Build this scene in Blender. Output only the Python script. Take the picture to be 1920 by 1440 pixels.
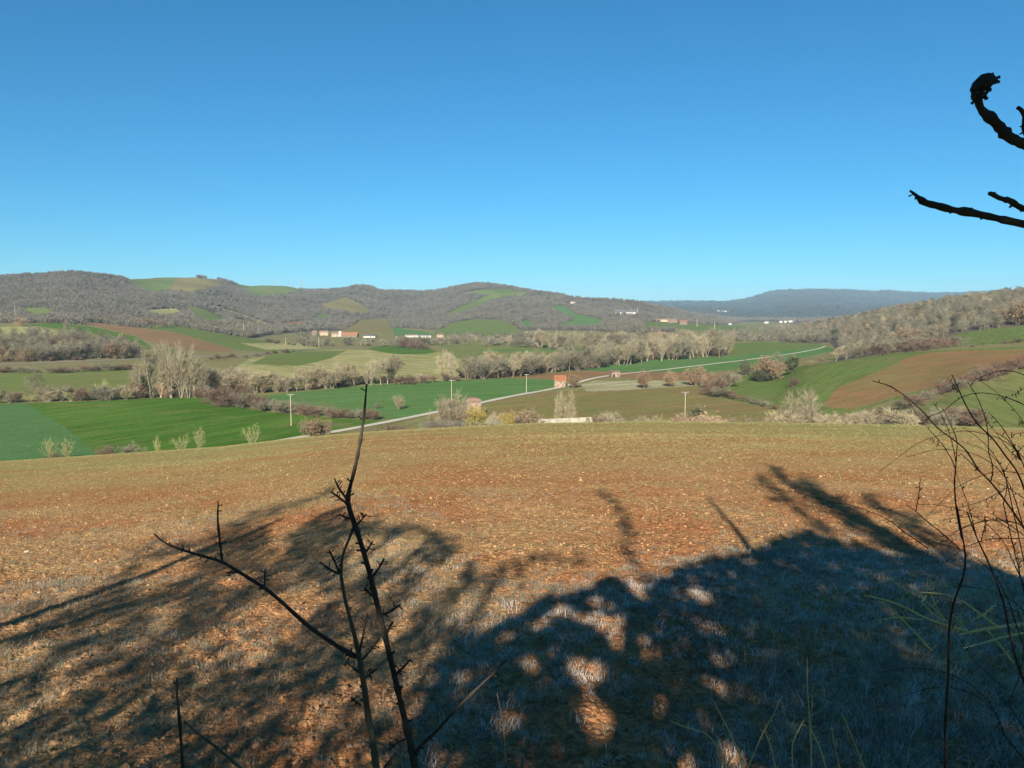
import bpy, math, random
import numpy as np
from mathutils import Vector

random.seed(11)
rng = np.random.default_rng(11)
scene = bpy.context.scene
for o in list(bpy.data.objects):
    bpy.data.objects.remove(o)

# ------------------------------------------------------------------ camera, sky, sun, exposure
FPX = 1423.0                      # focal length in photograph pixels (1920 wide)
PITCH = math.atan(130.0 / FPX)    # level line at photograph row 590
cam_data = bpy.data.cameras.new('camera')
cam = bpy.data.objects.new('camera', cam_data)
scene.collection.objects.link(cam)
scene.camera = cam
cam_data.sensor_width = 36.0
cam_data.lens = FPX / 1920.0 * 36.0
cam_data.clip_start = 0.05
cam_data.clip_end = 60000.0
cam.location = (0, 0, 0)
cam.rotation_euler = (math.radians(90) - PITCH, 0, 0)

SUN_EL = math.radians(25.0)
SHADOW_AZ = math.radians(8.5)     # shadows run away from the camera and a little to the right
SUN_DIR = np.array([-math.sin(SHADOW_AZ) * math.cos(SUN_EL), -math.cos(SHADOW_AZ) * math.cos(SUN_EL), math.sin(SUN_EL)])

world = bpy.data.worlds.new('World')
scene.world = world
world.use_nodes = True
wn = world.node_tree
wn.nodes.clear()
sky = wn.nodes.new('ShaderNodeTexSky')
sky.sky_type = 'NISHITA'
sky.sun_disc = False
sky.sun_elevation = SUN_EL
sky.sun_rotation = math.radians(180) + SHADOW_AZ
sky.altitude = 300.0
sky.air_density = 1.0
sky.dust_density = 0.0
sky.ozone_density = 10.0
bg = wn.nodes.new('ShaderNodeBackground')
bg.inputs['Strength'].default_value = 0.0525
wo = wn.nodes.new('ShaderNodeOutputWorld')
tn = wn.nodes.new('ShaderNodeMix'); tn.data_type = 'RGBA'; tn.blend_type = 'MULTIPLY'
tn.inputs[0].default_value = 1.0; tn.inputs[7].default_value = (0.46, 1.13, 1.03, 1)      # white balance of the whole sky
sp_ = wn.nodes.new('ShaderNodeSeparateColor'); cb_ = wn.nodes.new('ShaderNodeCombineColor'); pw_ = wn.nodes.new('ShaderNodeMath'); pw_.operation = 'POWER'; pw_.inputs[1].default_value = 1.30
wn.links.new(sky.outputs[0], sp_.inputs[0]); wn.links.new(sp_.outputs[0], pw_.inputs[0]); wn.links.new(pw_.outputs[0], cb_.inputs[0])
wn.links.new(sp_.outputs[1], cb_.inputs[1]); wn.links.new(sp_.outputs[2], cb_.inputs[2])
wn.links.new(cb_.outputs[0], tn.inputs[6])
wn.links.new(tn.outputs[2], bg.inputs['Color'])
wn.links.new(bg.outputs[0], wo.inputs['Surface'])

sun_data = bpy.data.lights.new('sun', 'SUN')
sun_data.energy = 4.8
sun_data.angle = math.radians(0.53)
sun_data.color = (1.0, 0.92, 0.80)
sun = bpy.data.objects.new('sun', sun_data)
scene.collection.objects.link(sun)
sun.rotation_euler = Vector(tuple(SUN_DIR)).to_track_quat('Z', 'Y').to_euler()
sun.location = (-20, -60, 40)

scene.view_settings.view_transform = 'Standard'
scene.view_settings.look = 'None'
scene.view_settings.exposure = 1.1
scene.view_settings.gamma = 1.0
scene.view_settings.use_curve_mapping = False
scene.cycles.max_bounces = 5
scene.cycles.diffuse_bounces = 3
scene.cycles.glossy_bounces = 1
scene.cycles.transmission_bounces = 2
scene.cycles.transparent_max_bounces = 8
scene.cycles.volume_bounces = 1
scene.cycles.use_denoising = True
scene.cycles.denoiser = 'OPENIMAGEDENOISE'
scene.cycles.denoising_input_passes = 'RGB_ALBEDO_NORMAL'
scene.cycles.denoising_prefilter = 'ACCURATE'
scene.cycles.caustics_reflective = False
scene.cycles.caustics_refractive = False

# ------------------------------------------------------------------ pixel <-> place
CP, SP = math.cos(PITCH), math.sin(PITCH)

def pxdir(px, py):
    px = np.asarray(px, float); py = np.asarray(py, float)
    a = px - 960.0; b = -(py - 720.0)
    return a, FPX * CP + b * SP, -FPX * SP + b * CP

def at_depth(px, py, d):
    x, y, z = pxdir(px, py)
    return np.array([x / y * d, d, z / y * d])

def project(x, y, z):
    f = y * CP - z * SP
    u = y * SP + z * CP
    return 960 + FPX * x / f, 720 - FPX * u / f

def zrow(d, py):
    _, y, z = pxdir(960, py)
    return z / y * d

# ------------------------------------------------------------------ noise
def vnoise(x, y, seed=0):
    xi = np.floor(x).astype(np.int64); yi = np.floor(y).astype(np.int64)
    fx = x - xi; fy = y - yi
    fx = fx * fx * fx * (fx * (fx * 6 - 15) + 10); fy = fy * fy * fy * (fy * (fy * 6 - 15) + 10)
    def h(a, b):
        n = (a * 374761393 + b * 668265263 + seed * 1442695041) & 0x7fffffff
        n = ((n ^ (n >> 13)) * 1274126177) & 0x7fffffff
        n = ((n ^ (n >> 16)) * 668265263) & 0x7fffffff
        return ((n ^ (n >> 15)) & 0xffffff) / 16777215.0
    return (h(xi, yi) * (1 - fx) + h(xi + 1, yi) * fx) * (1 - fy) + (h(xi, yi + 1) * (1 - fx) + h(xi + 1, yi + 1) * fx) * fy

def fbm(x, y, octv=4, seed=0, gain=0.5):
    s = 0.0; a = 1.0; t = 0.0
    for k in range(octv):
        s = s + a * vnoise(x * 2 ** k + 17.3 * k, y * 2 ** k - 9.1 * k, seed + k)
        t += a; a *= gain
    return s / t - 0.5

# ------------------------------------------------------------------ terrain heights
FLOOR = -35.0
Yk = lambda d, py: (d, zrow(d, py))
def fl(d): return (d, FLOOR)
KN = {
 -500: [fl(180), fl(560), (800, -15), (1100, 0), (2000, 125), (2800, 90), (5000, 70), (12500, 60)],
 0:    [fl(180), fl(560), Yk(800, 624), Yk(950, 606), Yk(1100, 599), Yk(1250, 596), Yk(1600, 556), Yk(2000, 513), (2800, 85), (5000, 60), (12500, 60)],
 110:  [fl(180), fl(570), Yk(800, 622), Yk(950, 606), Yk(1150, 600), Yk(1600, 556), Yk(2000, 511), (2800, 80), (5000, 60), (12500, 60)],
 200:  [fl(180), fl(600), Yk(800, 630), Yk(960, 610), Yk(1150, 602), Yk(1600, 566), Yk(1950, 526), Yk(2700, 519), (5000, 60), (12500, 60)],
 300:  [fl(180), fl(640), Yk(760, 642), Yk(960, 616), Yk(1150, 607), Yk(1500, 585), Yk(1850, 556), Yk(2700, 518), (3500, 80), (5000, 60), (12500, 60)],
 400:  [fl(180), fl(760), Yk(950, 627), Yk(1100, 615), Yk(1400, 600), Yk(1800, 572), Yk(2700, 524), (3500, 80), (5000, 60), (12500, 60)],
 440:  [fl(180), fl(800), Yk(950, 634), Yk(1150, 618), Yk(1500, 602), Yk(2000, 572), Yk(2800, 535), (3500, 80), (5000, 60), (12500, 60)],
 520:  [fl(180), fl(1050), Yk(1250, 625), Yk(1550, 611), Yk(2200, 572), Yk(2900, 537), (3600, 80), (5000, 60), (12500, 60)],
 600:  [fl(180), fl(1250), Yk(1600, 614), Yk(2200, 585), Yk(2600, 560), Yk(3000, 539), (3800, 70), (5000, 60), (12500, 60)],
 680:  [fl(180), fl(1400), Yk(1700, 612), Yk(2200, 588), Yk(2700, 562), Yk(3050, 538), (3800, 70), (5000, 60), (12500, 60)],
 770:  [fl(180), fl(1450), Yk(1750, 618), Yk(2300, 598), Yk(2800, 572), Yk(3200, 549), (3800, 60), (5000, 60), (12500, 60)],
 850:  [fl(180), fl(1450), Yk(1700, 606), Yk(2200, 580), Yk(2800, 552), Yk(3200, 536), (3900, 70), (5000, 60), (12500, 60)],
 930:  [fl(180), fl(1450), Yk(1700, 603), Yk(2200, 573), Yk(2700, 548), Yk(3200, 538), (3900, 70), (5000, 60), (12500, 60)],
 1020: [fl(180), fl(1450), Yk(1700, 606), Yk(2200, 578), Yk(3200, 553), (3900, 40), (6000, 20), Yk(9000, 571), (12500, 100)],
 1100: [fl(180), fl(1400), Yk(1700, 606), Yk(2200, 582), Yk(2800, 560), (3800, 30), (6000, 20), Yk(9000, 569), (12500, 100)],
 1200: [fl(180), fl(1200), Yk(1420, 612), Yk(1800, 600), Yk(2050, 589), Yk(2800, 567), (3600, 10), (6000, 21), Yk(9000, 566), (12500, 100)],
 1300: [fl(180), fl(1500), Yk(1900, 609), Yk(2500, 600), Yk(3000, 592), (3800, -10), Yk(6500, 579), Yk(9000, 566), (12500, 100)],
 1390: [fl(180), fl(1900), Yk(3000, 606), (4500, -25), Yk(6500, 580), Yk(9000, 565), (12500, 150)],
 1440: [fl(180), fl(1900), Yk(3000, 607), (4500, -25), Yk(6500, 580), Yk(8500, 551), Yk(9000, 546), (12500, 280)],
 1470: [fl(180), fl(430), fl(1100), Yk(1500, 622), fl(2000), (4500, -25), Yk(6500, 572), Yk(8400, 550), Yk(9000, 541), (12500, 280)],
 1500: [fl(180), fl(250), Yk(400, 687), (520, -34), fl(900), Yk(1400, 616), fl(2000), (4500, -25), Yk(6500, 572), Yk(8400, 553), Yk(9000, 541), (12500, 280)],
 1560: [(180, -34.5), (250, -33), Yk(400, 678), (520, -33), fl(850), Yk(1100, 622), Yk(1350, 606), (2000, -30), (4500, -25), Yk(6500, 573), Yk(8400, 556), Yk(9000, 542), (12500, 280)],
 1640: [(180, -33), (250, -31), Yk(400, 667), (520, -28), (600, -30), Yk(760, 627), Yk(1000, 598), Yk(1150, 592), (1900, -20), (4500, -20), Yk(6500, 575), Yk(8400, 558), Yk(9000, 543), (12500, 280)],
 1750: [(180, -31), (250, -27), Yk(400, 659), (500, -20.5), Yk(620, 628), Yk(900, 584), Yk(1050, 575), (1900, 0), (4500, 0), Yk(8400, 560), Yk(9000, 550), (12500, 280)],
 1830: [(180, -29), Yk(280, 696), Yk(400, 655), (480, -17.5), Yk(600, 622), Yk(880, 573), Yk(1020, 562), (1900, 10), (4500, 0), Yk(8400, 555), Yk(9000, 545), (12500, 280)],
 1920: [(180, -27), Yk(280, 690), Yk(400, 650), (480, -15.5), Yk(620, 611), Yk(880, 562), Yk(1020, 551), (1900, 25), (4500, 10), Yk(9000, 545), (12500, 280)],
 2500: [(180, -24), (280, -14), (400, -8), (620, 4), (880, 30), (1020, 40), (1900, 45), (4500, 20), (9000, 280), (12500, 280)],
}
PXG = np.arange(-500, 2501, 10.0)
LDG = np.linspace(math.log(160), math.log(13000), 420)
_cols = sorted(KN)
_tab = np.array([np.interp(LDG, [math.log(k[0]) for k in KN[c]], [k[1] for k in KN[c]]) for c in _cols])
TAB = np.array([np.interp(PXG, _cols, _tab[:, j]) for j in range(len(LDG))]).T       # [px, ld]

def _blur(a, n, axis):
    k = np.ones(n) / n
    pad = [(0, 0), (0, 0)]; pad[axis] = (n // 2, n // 2)
    return np.apply_along_axis(lambda v: np.convolve(v, k, 'valid'), axis, np.pad(a, pad, 'edge'))
for _ in range(2):
    TAB = _blur(TAB, 5, 0); TAB = _blur(TAB, 7, 1)

def crest_slope(t):
    px = 960 + 1429.0 * t
    yc = np.interp(px, [-500, 0, 200, 400, 570, 700, 850, 1000, 1200, 1500, 1750, 1920, 2500],
                   [890, 868, 855, 841, 822, 811, 803, 795.5, 793, 795, 800, 805, 820])
    return (yc - 590) / 1429.0 - 2 * math.sqrt(2.0 * 0.0004)

def z_near(x, y):
    t = x / np.maximum(y, 9.0)
    t = np.clip(t, -1.0, 1.0)
    d = np.maximum(y, 0.0)
    z = -2.0 - crest_slope(t) * d - 0.0004 * d * d
    z = z + 0.35 * np.exp(-np.clip(y, 0, None) ** 2 / 5.0)
    return z

def z_table(x, y):
    yy = np.maximum(y, 161.0)
    t = x / yy
    px = np.clip(960 + 1429.0 * t, -499, 2499)
    ld = np.clip(np.log(yy), LDG[0], LDG[-1] - 1e-6)
    a = (px - PXG[0]) / 10.0; b = (ld - LDG[0]) / (LDG[1] - LDG[0])
    i = np.clip(a.astype(int), 0, len(PXG) - 2); j = np.clip(b.astype(int), 0, len(LDG) - 2)
    fa = a - i; fb = b - j
    return (TAB[i, j] * (1 - fa) + TAB[i + 1, j] * fa) * (1 - fb) + (TAB[i, j + 1] * (1 - fa) + TAB[i + 1, j + 1] * fa) * fb

def Z(x, y):
    x = np.asarray(x, float); y = np.asarray(y, float)
    zn = z_near(x, y)
    zt = z_table(x, y)
    # gullies and spurs on the hills
    up = np.clip((zt - FLOOR - 6) / 60.0, 0, 1.2) * np.clip((y - 900) / 500.0, 0, 1)
    rd = np.abs(fbm(x / 420.0, y / 560.0, 3, 5)) * 2.0
    zt = zt + up * (16.0 - 60.0 * np.clip(rd, 0, 0.5)) * 0.75 + up * 7.0 * fbm(x / 110.0, y / 110.0, 3, 9)
    zt = zt + 0.5 * fbm(x / 70.0, y / 70.0, 2, 3) * np.clip((y - 180) / 100.0, 0, 1)
    w = 2.5
    s = np.clip((zn - zt) / w, -40, 40)
    zz = zt + w * np.log1p(np.exp(s))            # soft maximum
    return np.where(y < 60, zn, np.where(y < 110, zn + (zz - zn) * np.clip((y - 60) / 50.0, 0, 1), zz))

def ground_hit(px, py, dmin=3.0, dmax=12000.0):
    """first point of the terrain on the sight line of a photograph pixel"""
    ds = np.exp(np.linspace(math.log(dmin), math.log(dmax), 2600))
    x, y, z = pxdir(px, py)
    zz = ds * z / y; g = Z(ds * x / y, ds)
    k = np.argmax(zz <= g)
    if zz[k] > g[k]:
        k = len(ds) - 1
    d = ds[k]
    if k > 0:
        a, b = ds[k - 1], ds[k]
        for _ in range(20):
            m = 0.5 * (a + b)
            if m * z / y <= float(Z(m * x / y, m)): b = m
            else: a = m
        d = b
    return np.array([x / y * d, d, float(Z(x / y * d, d))])

def ground_at(px, d):
    x, y, z = pxdir(px, 650)
    return np.array([x / y * d, d, float(Z(x / y * d, d))])

# ------------------------------------------------------------------ materials
def new_mat(name):
    m = bpy.data.materials.new(name)
    m.use_nodes = True
    nt = m.node_tree
    b = nt.nodes['Principled BSDF']
    b.inputs['Roughness'].default_value = 0.9
    b.inputs['Specular IOR Level'].default_value = 0.15
    return m, nt, b

def mixnode(nt, a, b, fac, blend='MIX'):
    n = nt.nodes.new('ShaderNodeMix')
    n.data_type = 'RGBA'
    n.blend_type = blend
    for sock, v in ((n.inputs[6], a), (n.inputs[7], b)):
        if isinstance(v, (tuple, list)):
            sock.default_value = (v[0], v[1], v[2], 1)
        else:
            nt.links.new(v, sock)
    if isinstance(fac, (int, float)):
        n.inputs[0].default_value = fac
    else:
        nt.links.new(fac, n.inputs[0])
    return n.outputs[2]

def noise(nt, scale, detail=3, stretch=None, rot=0.0, rough=0.55):
    g = nt.nodes.new('ShaderNodeNewGeometry')
    mp = nt.nodes.new('ShaderNodeMapping')
    mp.inputs['Rotation'].default_value = (0, 0, rot)
    mp.inputs['Scale'].default_value = stretch or (1, 1, 1)
    n = nt.nodes.new('ShaderNodeTexNoise')
    n.inputs['Scale'].default_value = scale
    n.inputs['Detail'].default_value = detail
    n.inputs['Roughness'].default_value = rough
    if rot:
        # rotate first, then squeeze along the drilling direction
        mp0 = nt.nodes.new('ShaderNodeMapping')
        mp0.inputs['Rotation'].default_value = (0, 0, rot)
        mp.inputs['Rotation'].default_value = (0, 0, 0)
        nt.links.new(g.outputs['Position'], mp0.inputs[0])
        nt.links.new(mp0.outputs[0], mp.inputs[0])
    else:
        nt.links.new(g.outputs['Position'], mp.inputs[0])
    nt.links.new(mp.outputs[0], n.inputs['Vector'])
    return n.outputs['Fac']

def ramp(nt, fac, lo, hi):
    r = nt.nodes.new('ShaderNodeMapRange')
    r.inputs['From Min'].default_value = lo
    r.inputs['From Max'].default_value = hi
    nt.links.new(fac, r.inputs['Value'])
    return r.outputs[0]

def lin(r, g, b):
    f = lambda c: ((c / 255.0 + 0.055) / 1.055) ** 2.4 if c > 10 else c / 255.0 / 12.92
    return (f(r), f(g), f(b))

def mul(nt, a, k):
    n = nt.nodes.new('ShaderNodeMath'); n.operation = 'MULTIPLY'; nt.links.new(a, n.inputs[0]); n.inputs[1].default_value = k
    return n.outputs[0]

def mat_field(name, c1, c2, rot=0.0, rows=0.35, big=0.02, c3=None, fine=0.9, ry=0.05, tram=0):
    """crop or soil: broad patches, drill rows and fine mottling"""
    m, nt, b = new_mat(name); b.inputs['Specular IOR Level'].default_value = 0.0
    col = mixnode(nt, c1, c2, ramp(nt, noise(nt, big, 4), 0.35, 0.65))
    if c3:
        col = mixnode(nt, col, c3, ramp(nt, noise(nt, big * 2.7, 4), 0.52, 0.75))
    st = ramp(nt, noise(nt, 0.5, 3, (1, ry, 1), rot), 0.3, 0.7)
    k = nt.nodes.new('ShaderNodeMapRange'); nt.links.new(st, k.inputs[0])
    k.inputs['To Min'].default_value = 1 - rows; k.inputs['To Max'].default_value = 1 + rows * 0.7
    col = mixnode(nt, col, k.outputs[0], 1.0, 'MULTIPLY')
    if tram:
        g = nt.nodes.new('ShaderNodeNewGeometry'); mp = nt.nodes.new('ShaderNodeMapping'); mp.inputs['Rotation'].default_value = (0, 0, rot + 0.25)
        nt.links.new(g.outputs['Position'], mp.inputs[0])
        wv = nt.nodes.new('ShaderNodeTexWave'); wv.inputs['Scale'].default_value = 0.3142 / tram; wv.inputs['Distortion'].default_value = 0.6; wv.inputs['Detail Scale'].default_value = 0.05
        nt.links.new(mp.outputs[0], wv.inputs['Vector'])
        col = mixnode(nt, col, (0.19, 0.15, 0.075), mul(nt, ramp(nt, wv.outputs['Fac'], 0.955, 0.995), 0.30))
        col = mixnode(nt, col, (0.20, 0.165, 0.08), mul(nt, ramp(nt, noise(nt, 0.06, 5), 0.54, 0.78), 0.6))
    f = ramp(nt, noise(nt, fine, 4), 0.3, 0.7)
    k2 = nt.nodes.new('ShaderNodeMapRange'); nt.links.new(f, k2.inputs[0])
    k2.inputs['To Min'].default_value = 0.82; k2.inputs['To Max'].default_value = 1.15
    col = mixnode(nt, col, k2.outputs[0], 1.0, 'MULTIPLY')
    nt.links.new(col, b.inputs['Base Color'])
    bp = nt.nodes.new('ShaderNodeBump'); bp.inputs['Strength'].default_value = 0.6; bp.inputs['Distance'].default_value = 0.25
    nt.links.new(noise(nt, fine * 1.3, 4), bp.inputs['Height']); nt.links.new(bp.outputs[0], b.inputs['Normal'])
    return m

def mat_plain(name, c, c2=None, scale=3.0, rand=0.0, rough=0.9, spec=0.15, tint=None, bump=0.0):
    m, nt, b = new_mat(name)
    b.inputs['Roughness'].default_value = rough
    b.inputs['Specular IOR Level'].default_value = spec
    col = mixnode(nt, c, c2 or tuple(v * 0.7 for v in c), ramp(nt, noise(nt, scale, 4), 0.35, 0.65))
    if rand or tint:
        oi = nt.nodes.new('ShaderNodeObjectInfo')
        if tint:
            col = mixnode(nt, col, tint, ramp(nt, oi.outputs['Random'], 0.35, 1.0))
        if rand:
            wn_ = nt.nodes.new('ShaderNodeTexWhiteNoise'); wn_.noise_dimensions = '1D'
            nt.links.new(oi.outputs['Random'], wn_.inputs['W'])
            k = nt.nodes.new('ShaderNodeMapRange'); nt.links.new(wn_.outputs['Value'], k.inputs[0])
            k.inputs['To Min'].default_value = 1 - rand; k.inputs['To Max'].default_value = 1 + rand
            col = mixnode(nt, col, k.outputs[0], 1.0, 'MULTIPLY')
    nt.links.new(col, b.inputs['Base Color'])
    if bump:
        bp = nt.nodes.new('ShaderNodeBump'); bp.inputs['Strength'].default_value = bump; bp.inputs['Distance'].default_value = 0.02
        nt.links.new(noise(nt, scale * 3, 5), bp.inputs['Height']); nt.links.new(bp.outputs[0], b.inputs['Normal'])
    return m

M = {}
# foreground soil: red-brown clay with ochre patches
def mat_soil():
    m, nt, b = new_mat('soil'); b.inputs['Specular IOR Level'].default_value = 0.0
    col = mixnode(nt, (0.410, 0.172, 0.070), (0.450, 0.275, 0.122), ramp(nt, noise(nt, 0.35, 5), 0.36, 0.64))
    g = nt.nodes.new('ShaderNodeNewGeometry')
    sp_ = nt.nodes.new('ShaderNodeSeparateXYZ'); nt.links.new(g.outputs['Position'], sp_.inputs[0])
    # the field is covered by young crop away from the hedge: more ochre-green with distance
    far = ramp(nt, sp_.outputs['Y'], 14.0, 36.0)
    fn = nt.nodes.new('ShaderNodeMath'); fn.operation = 'MULTIPLY'
    nt.links.new(far, fn.inputs[0]); nt.links.new(ramp(nt, noise(nt, 0.16, 5, (0.5, 1.0, 1.0)), 0.28, 0.58), fn.inputs[1])
    col = mixnode(nt, col, (0.335, 0.290, 0.108), fn.outputs[0])
    s1 = ramp(nt, sp_.outputs['Y'], 50.0, 62.0); s2 = ramp(nt, sp_.outputs['X'], -4.0, 8.0)
    sm_ = nt.nodes.new('ShaderNodeMath'); sm_.operation = 'MULTIPLY'; nt.links.new(s1, sm_.inputs[0]); nt.links.new(s2, sm_.inputs[1]); strip = sm_.outputs[0]
    col = mixnode(nt, col, (0.17, 0.21, 0.065), strip)
    for sc_, lo_, hi_ in ((7.0, 0.66, 1.20), (19.0, 0.48, 1.26)):  # soil grain, plus the shade of pits between clods painted into the colour
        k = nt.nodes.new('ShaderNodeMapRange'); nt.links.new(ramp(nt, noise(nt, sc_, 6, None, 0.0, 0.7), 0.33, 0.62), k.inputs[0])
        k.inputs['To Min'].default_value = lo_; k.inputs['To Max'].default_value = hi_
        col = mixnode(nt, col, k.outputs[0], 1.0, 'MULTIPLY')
    nt.links.new(col, b.inputs['Base Color'])
    bp = nt.nodes.new('ShaderNodeBump'); bp.inputs['Strength'].default_value = 1.0; bp.inputs['Distance'].default_value = 0.05
    nt.links.new(noise(nt, 22.0, 6), bp.inputs['Height']); nt.links.new(bp.outputs[0], b.inputs['Normal'])
    b.inputs['Roughness'].default_value = 0.95
    return m
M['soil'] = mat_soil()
M['clod'] = mat_plain('clod', (0.27, 0.135, 0.062), (0.34, 0.21, 0.10), 1.0, 0.25)
M['stone_bit'] = mat_plain('pale_stone', (0.42, 0.32, 0.22), (0.33, 0.23, 0.15), 9.0, 0.3)
M['wheat'] = mat_field('wheat_green', (0.060, 0.132, 0.020), (0.080, 0.150, 0.026), 0.4, 0.25, tram=14.0)
M['wheat_pale'] = mat_field('wheat_pale', (0.085, 0.165, 0.060), (0.075, 0.150, 0.048), 0.4, 0.10)
M['wheat_teal'] = mat_field('wheat_teal', (0.080, 0.175, 0.048), (0.096, 0.180, 0.056), 1.1, 0.25, tram=16.0)
M['pasture'] = mat_field('pasture', (0.135, 0.172, 0.050), (0.165, 0.172, 0.060), 0.2, 0.2, 0.02, (0.18,0.165,0.07))
M['olive'] = mat_field('olive_fallow', (0.178, 0.162, 0.055), (0.205, 0.150, 0.066), 0.9, 0.2, 0.03, (0.13, 0.160, 0.045))
M['brown'] = mat_field('brown_tilth', (0.235, 0.140, 0.075), (0.200, 0.130, 0.062), 0.5, 0.15, 0.03)
M['brown_red'] = mat_field('red_tilth', (0.250, 0.130, 0.065), (0.205, 0.150, 0.060), 1.35, 0.20, 0.025, (0.165, 0.155, 0.050))
M['hill_green'] = mat_field('hill_green', (0.112, 0.165, 0.040), (0.130, 0.152, 0.048), 0.7, 0.22, 0.02, (0.15, 0.15, 0.055))
M['stubble'] = mat_field('stubble', (0.330, 0.300, 0.170), (0.260, 0.250, 0.130), 0.9, 0.35, 0.04)
M['meadow_tan'] = mat_field('dry_meadow', (0.330, 0.290, 0.125), (0.225, 0.235, 0.085), 2.5, 0.35, 0.02, (0.38, 0.325, 0.17))
M['meadow'] = mat_field('meadow', (0.185, 0.178, 0.070), (0.205, 0.175, 0.082), 0.3, 0.2, 0.012, (0.14, 0.15, 0.055))
M['floorwood'] = mat_field('woodland_floor', (0.135, 0.110, 0.078), (0.115, 0.100, 0.070), 0.0, 0.1, 0.01)
M['hills'] = mat_field('wooded_hills', (0.060, 0.070, 0.042), (0.075, 0.072, 0.050), 0.0, 0.05, 0.002, (0.08, 0.11, 0.045), 0.02)
M['lane'] = mat_plain('pale_gravel', (0.52, 0.47, 0.36), (0.42, 0.38, 0.28), 0.6)
M['tarmac'] = mat_plain('grey_tarmac', (0.20, 0.19, 0.175), (0.26, 0.24, 0.21), 0.4)
M['bark'] = mat_plain('grey_bark', (0.20, 0.165, 0.120), (0.13, 0.105, 0.078), 1.5, 0.2)
M['bark_pale'] = mat_plain('pale_bark', (0.31, 0.265, 0.18), (0.22, 0.185, 0.125), 1.5, 0.15)
M['twig'] = mat_plain('twig_grey_brown', (0.205, 0.182, 0.118), (0.155, 0.140, 0.094), 0.8, 0.3, tint=(0.17, 0.158, 0.112))
M['twig_pale'] = mat_plain('twig_beige', (0.335, 0.28, 0.165), (0.265, 0.22, 0.135), 0.8, 0.25, tint=(0.285, 0.245, 0.165))
M['twig_round'] = mat_plain('twig_tan_grey', (0.27, 0.225, 0.14), (0.21, 0.175, 0.115), 0.8, 0.15)
M['twig_lichen'] = mat_plain('twig_lichen', (0.30, 0.27, 0.105), (0.33, 0.31, 0.15), 0.8, 0.15)
M['twig_red'] = mat_plain('twig_reddish', (0.20, 0.125, 0.09), (0.155, 0.105, 0.075), 0.8, 0.2)
M['oak_leaf'] = mat_plain('dry_oak_leaf', (0.27, 0.175, 0.095), (0.20, 0.13, 0.072), 1.2, 0.2)
M['pink_leaf'] = mat_plain('dry_beech_leaf', (0.40, 0.245, 0.150), (0.31, 0.19, 0.12), 1.2, 0.12)
M['ivy'] = mat_plain('ivy_leaf', (0.045, 0.058, 0.024), (0.06, 0.072, 0.03), 1.5, 0.25)
M['evergreen'] = mat_plain('evergreen_leaf', (0.045, 0.056, 0.030), (0.065, 0.072, 0.038), 1.2, 0.2)
M['bramble'] = mat_plain('bramble_dark', (0.115, 0.085, 0.065), (0.085, 0.075, 0.045), 1.2, 0.3)
M['gorse'] = mat_plain('yellow_willow', (0.36, 0.275, 0.070), (0.29, 0.235, 0.075), 1.0, 0.1)
M['forest'] = mat_plain('forest_twigs', (0.156, 0.142, 0.103), (0.110, 0.103, 0.075), 0.012, 0.22, tint=(0.150, 0.128, 0.100))
M['forest_far'] = mat_plain('forest_far', (0.075, 0.078, 0.055), (0.060, 0.064, 0.045), 0.01, 0.25)
M['concrete'] = mat_plain('pale_concrete', (0.36, 0.33, 0.255), (0.24, 0.22, 0.17), 0.8)
M['render_wall'] = mat_plain('cream_render', (0.46, 0.36, 0.24), (0.40, 0.31, 0.20), 0.3)
M['white_wall'] = mat_plain('white_render', (0.56, 0.53, 0.48), (0.48, 0.46, 0.41), 0.3)
M['stone_wall'] = mat_plain('rubble_stone', (0.23, 0.165, 0.12), (0.16, 0.115, 0.085), 1.8, bump=0.5)
M['stone'] = mat_plain('pink_stone', (0.24, 0.17, 0.125), (0.33, 0.245, 0.19), 1.2, 0.4)
M['tile'] = mat_plain('orange_roof_tile', (0.34, 0.145, 0.065), (0.27, 0.12, 0.06), 2.0, 0.25)
M['tile_old'] = mat_plain('weathered_roof_tile', (0.24, 0.165, 0.12), (0.18, 0.125, 0.09), 0.8, 0.2)
M['metal_roof'] = mat_plain('grey_sheet_roof', (0.10, 0.10, 0.105), (0.14, 0.14, 0.14), 0.5, rough=0.6)
M['dark'] = mat_plain('dark_opening', (0.03, 0.025, 0.02), (0.02, 0.02, 0.02), 1.0)
M['wood_pole'] = mat_plain('pole_concrete', (0.52, 0.44, 0.31), (0.42, 0.35, 0.25), 2.0)
M['steel'] = mat_plain('galvanised_steel', (0.36, 0.38, 0.38), (0.30, 0.31, 0.31), 2.0, rough=0.5)
M['wire'] = mat_plain('green_wire', (0.12, 0.19, 0.16), (0.16, 0.22, 0.19), 2.0, rough=0.6)
M['black_bark'] = mat_plain('dark_thorn_bark', (0.040, 0.034, 0.029), (0.065, 0.054, 0.042), 14.0, bump=0.4)
M['stem_bark'] = mat_plain('greenish_grey_bark', (0.085, 0.075, 0.055), (0.125, 0.115, 0.075), 18.0, bump=0.4)
M['bramble_stem'] = mat_plain('bramble_stem', (0.065, 0.032, 0.024), (0.045, 0.03, 0.02), 12.0)
M['dry_stem'] = mat_plain('dry_yellow_stem', (0.58, 0.47, 0.24), (0.46, 0.35, 0.17), 10.0)
M['lichen_stem'] = mat_plain('lichen_stem', (0.55, 0.50, 0.30), (0.58, 0.55, 0.16), 16.0)
M['frost_grass'] = mat_plain('frosted_grass', (0.60, 0.55, 0.48), (0.40, 0.36, 0.31), 1.3, 0.35, tint=(0.28, 0.24, 0.18), rough=0.8)
M['dry_grass'] = mat_plain('dry_frosted_grass', (0.27, 0.245, 0.19), (0.20, 0.175, 0.13), 1.3, 0.3, tint=(0.17, 0.17, 0.10), rough=0.8)
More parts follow.
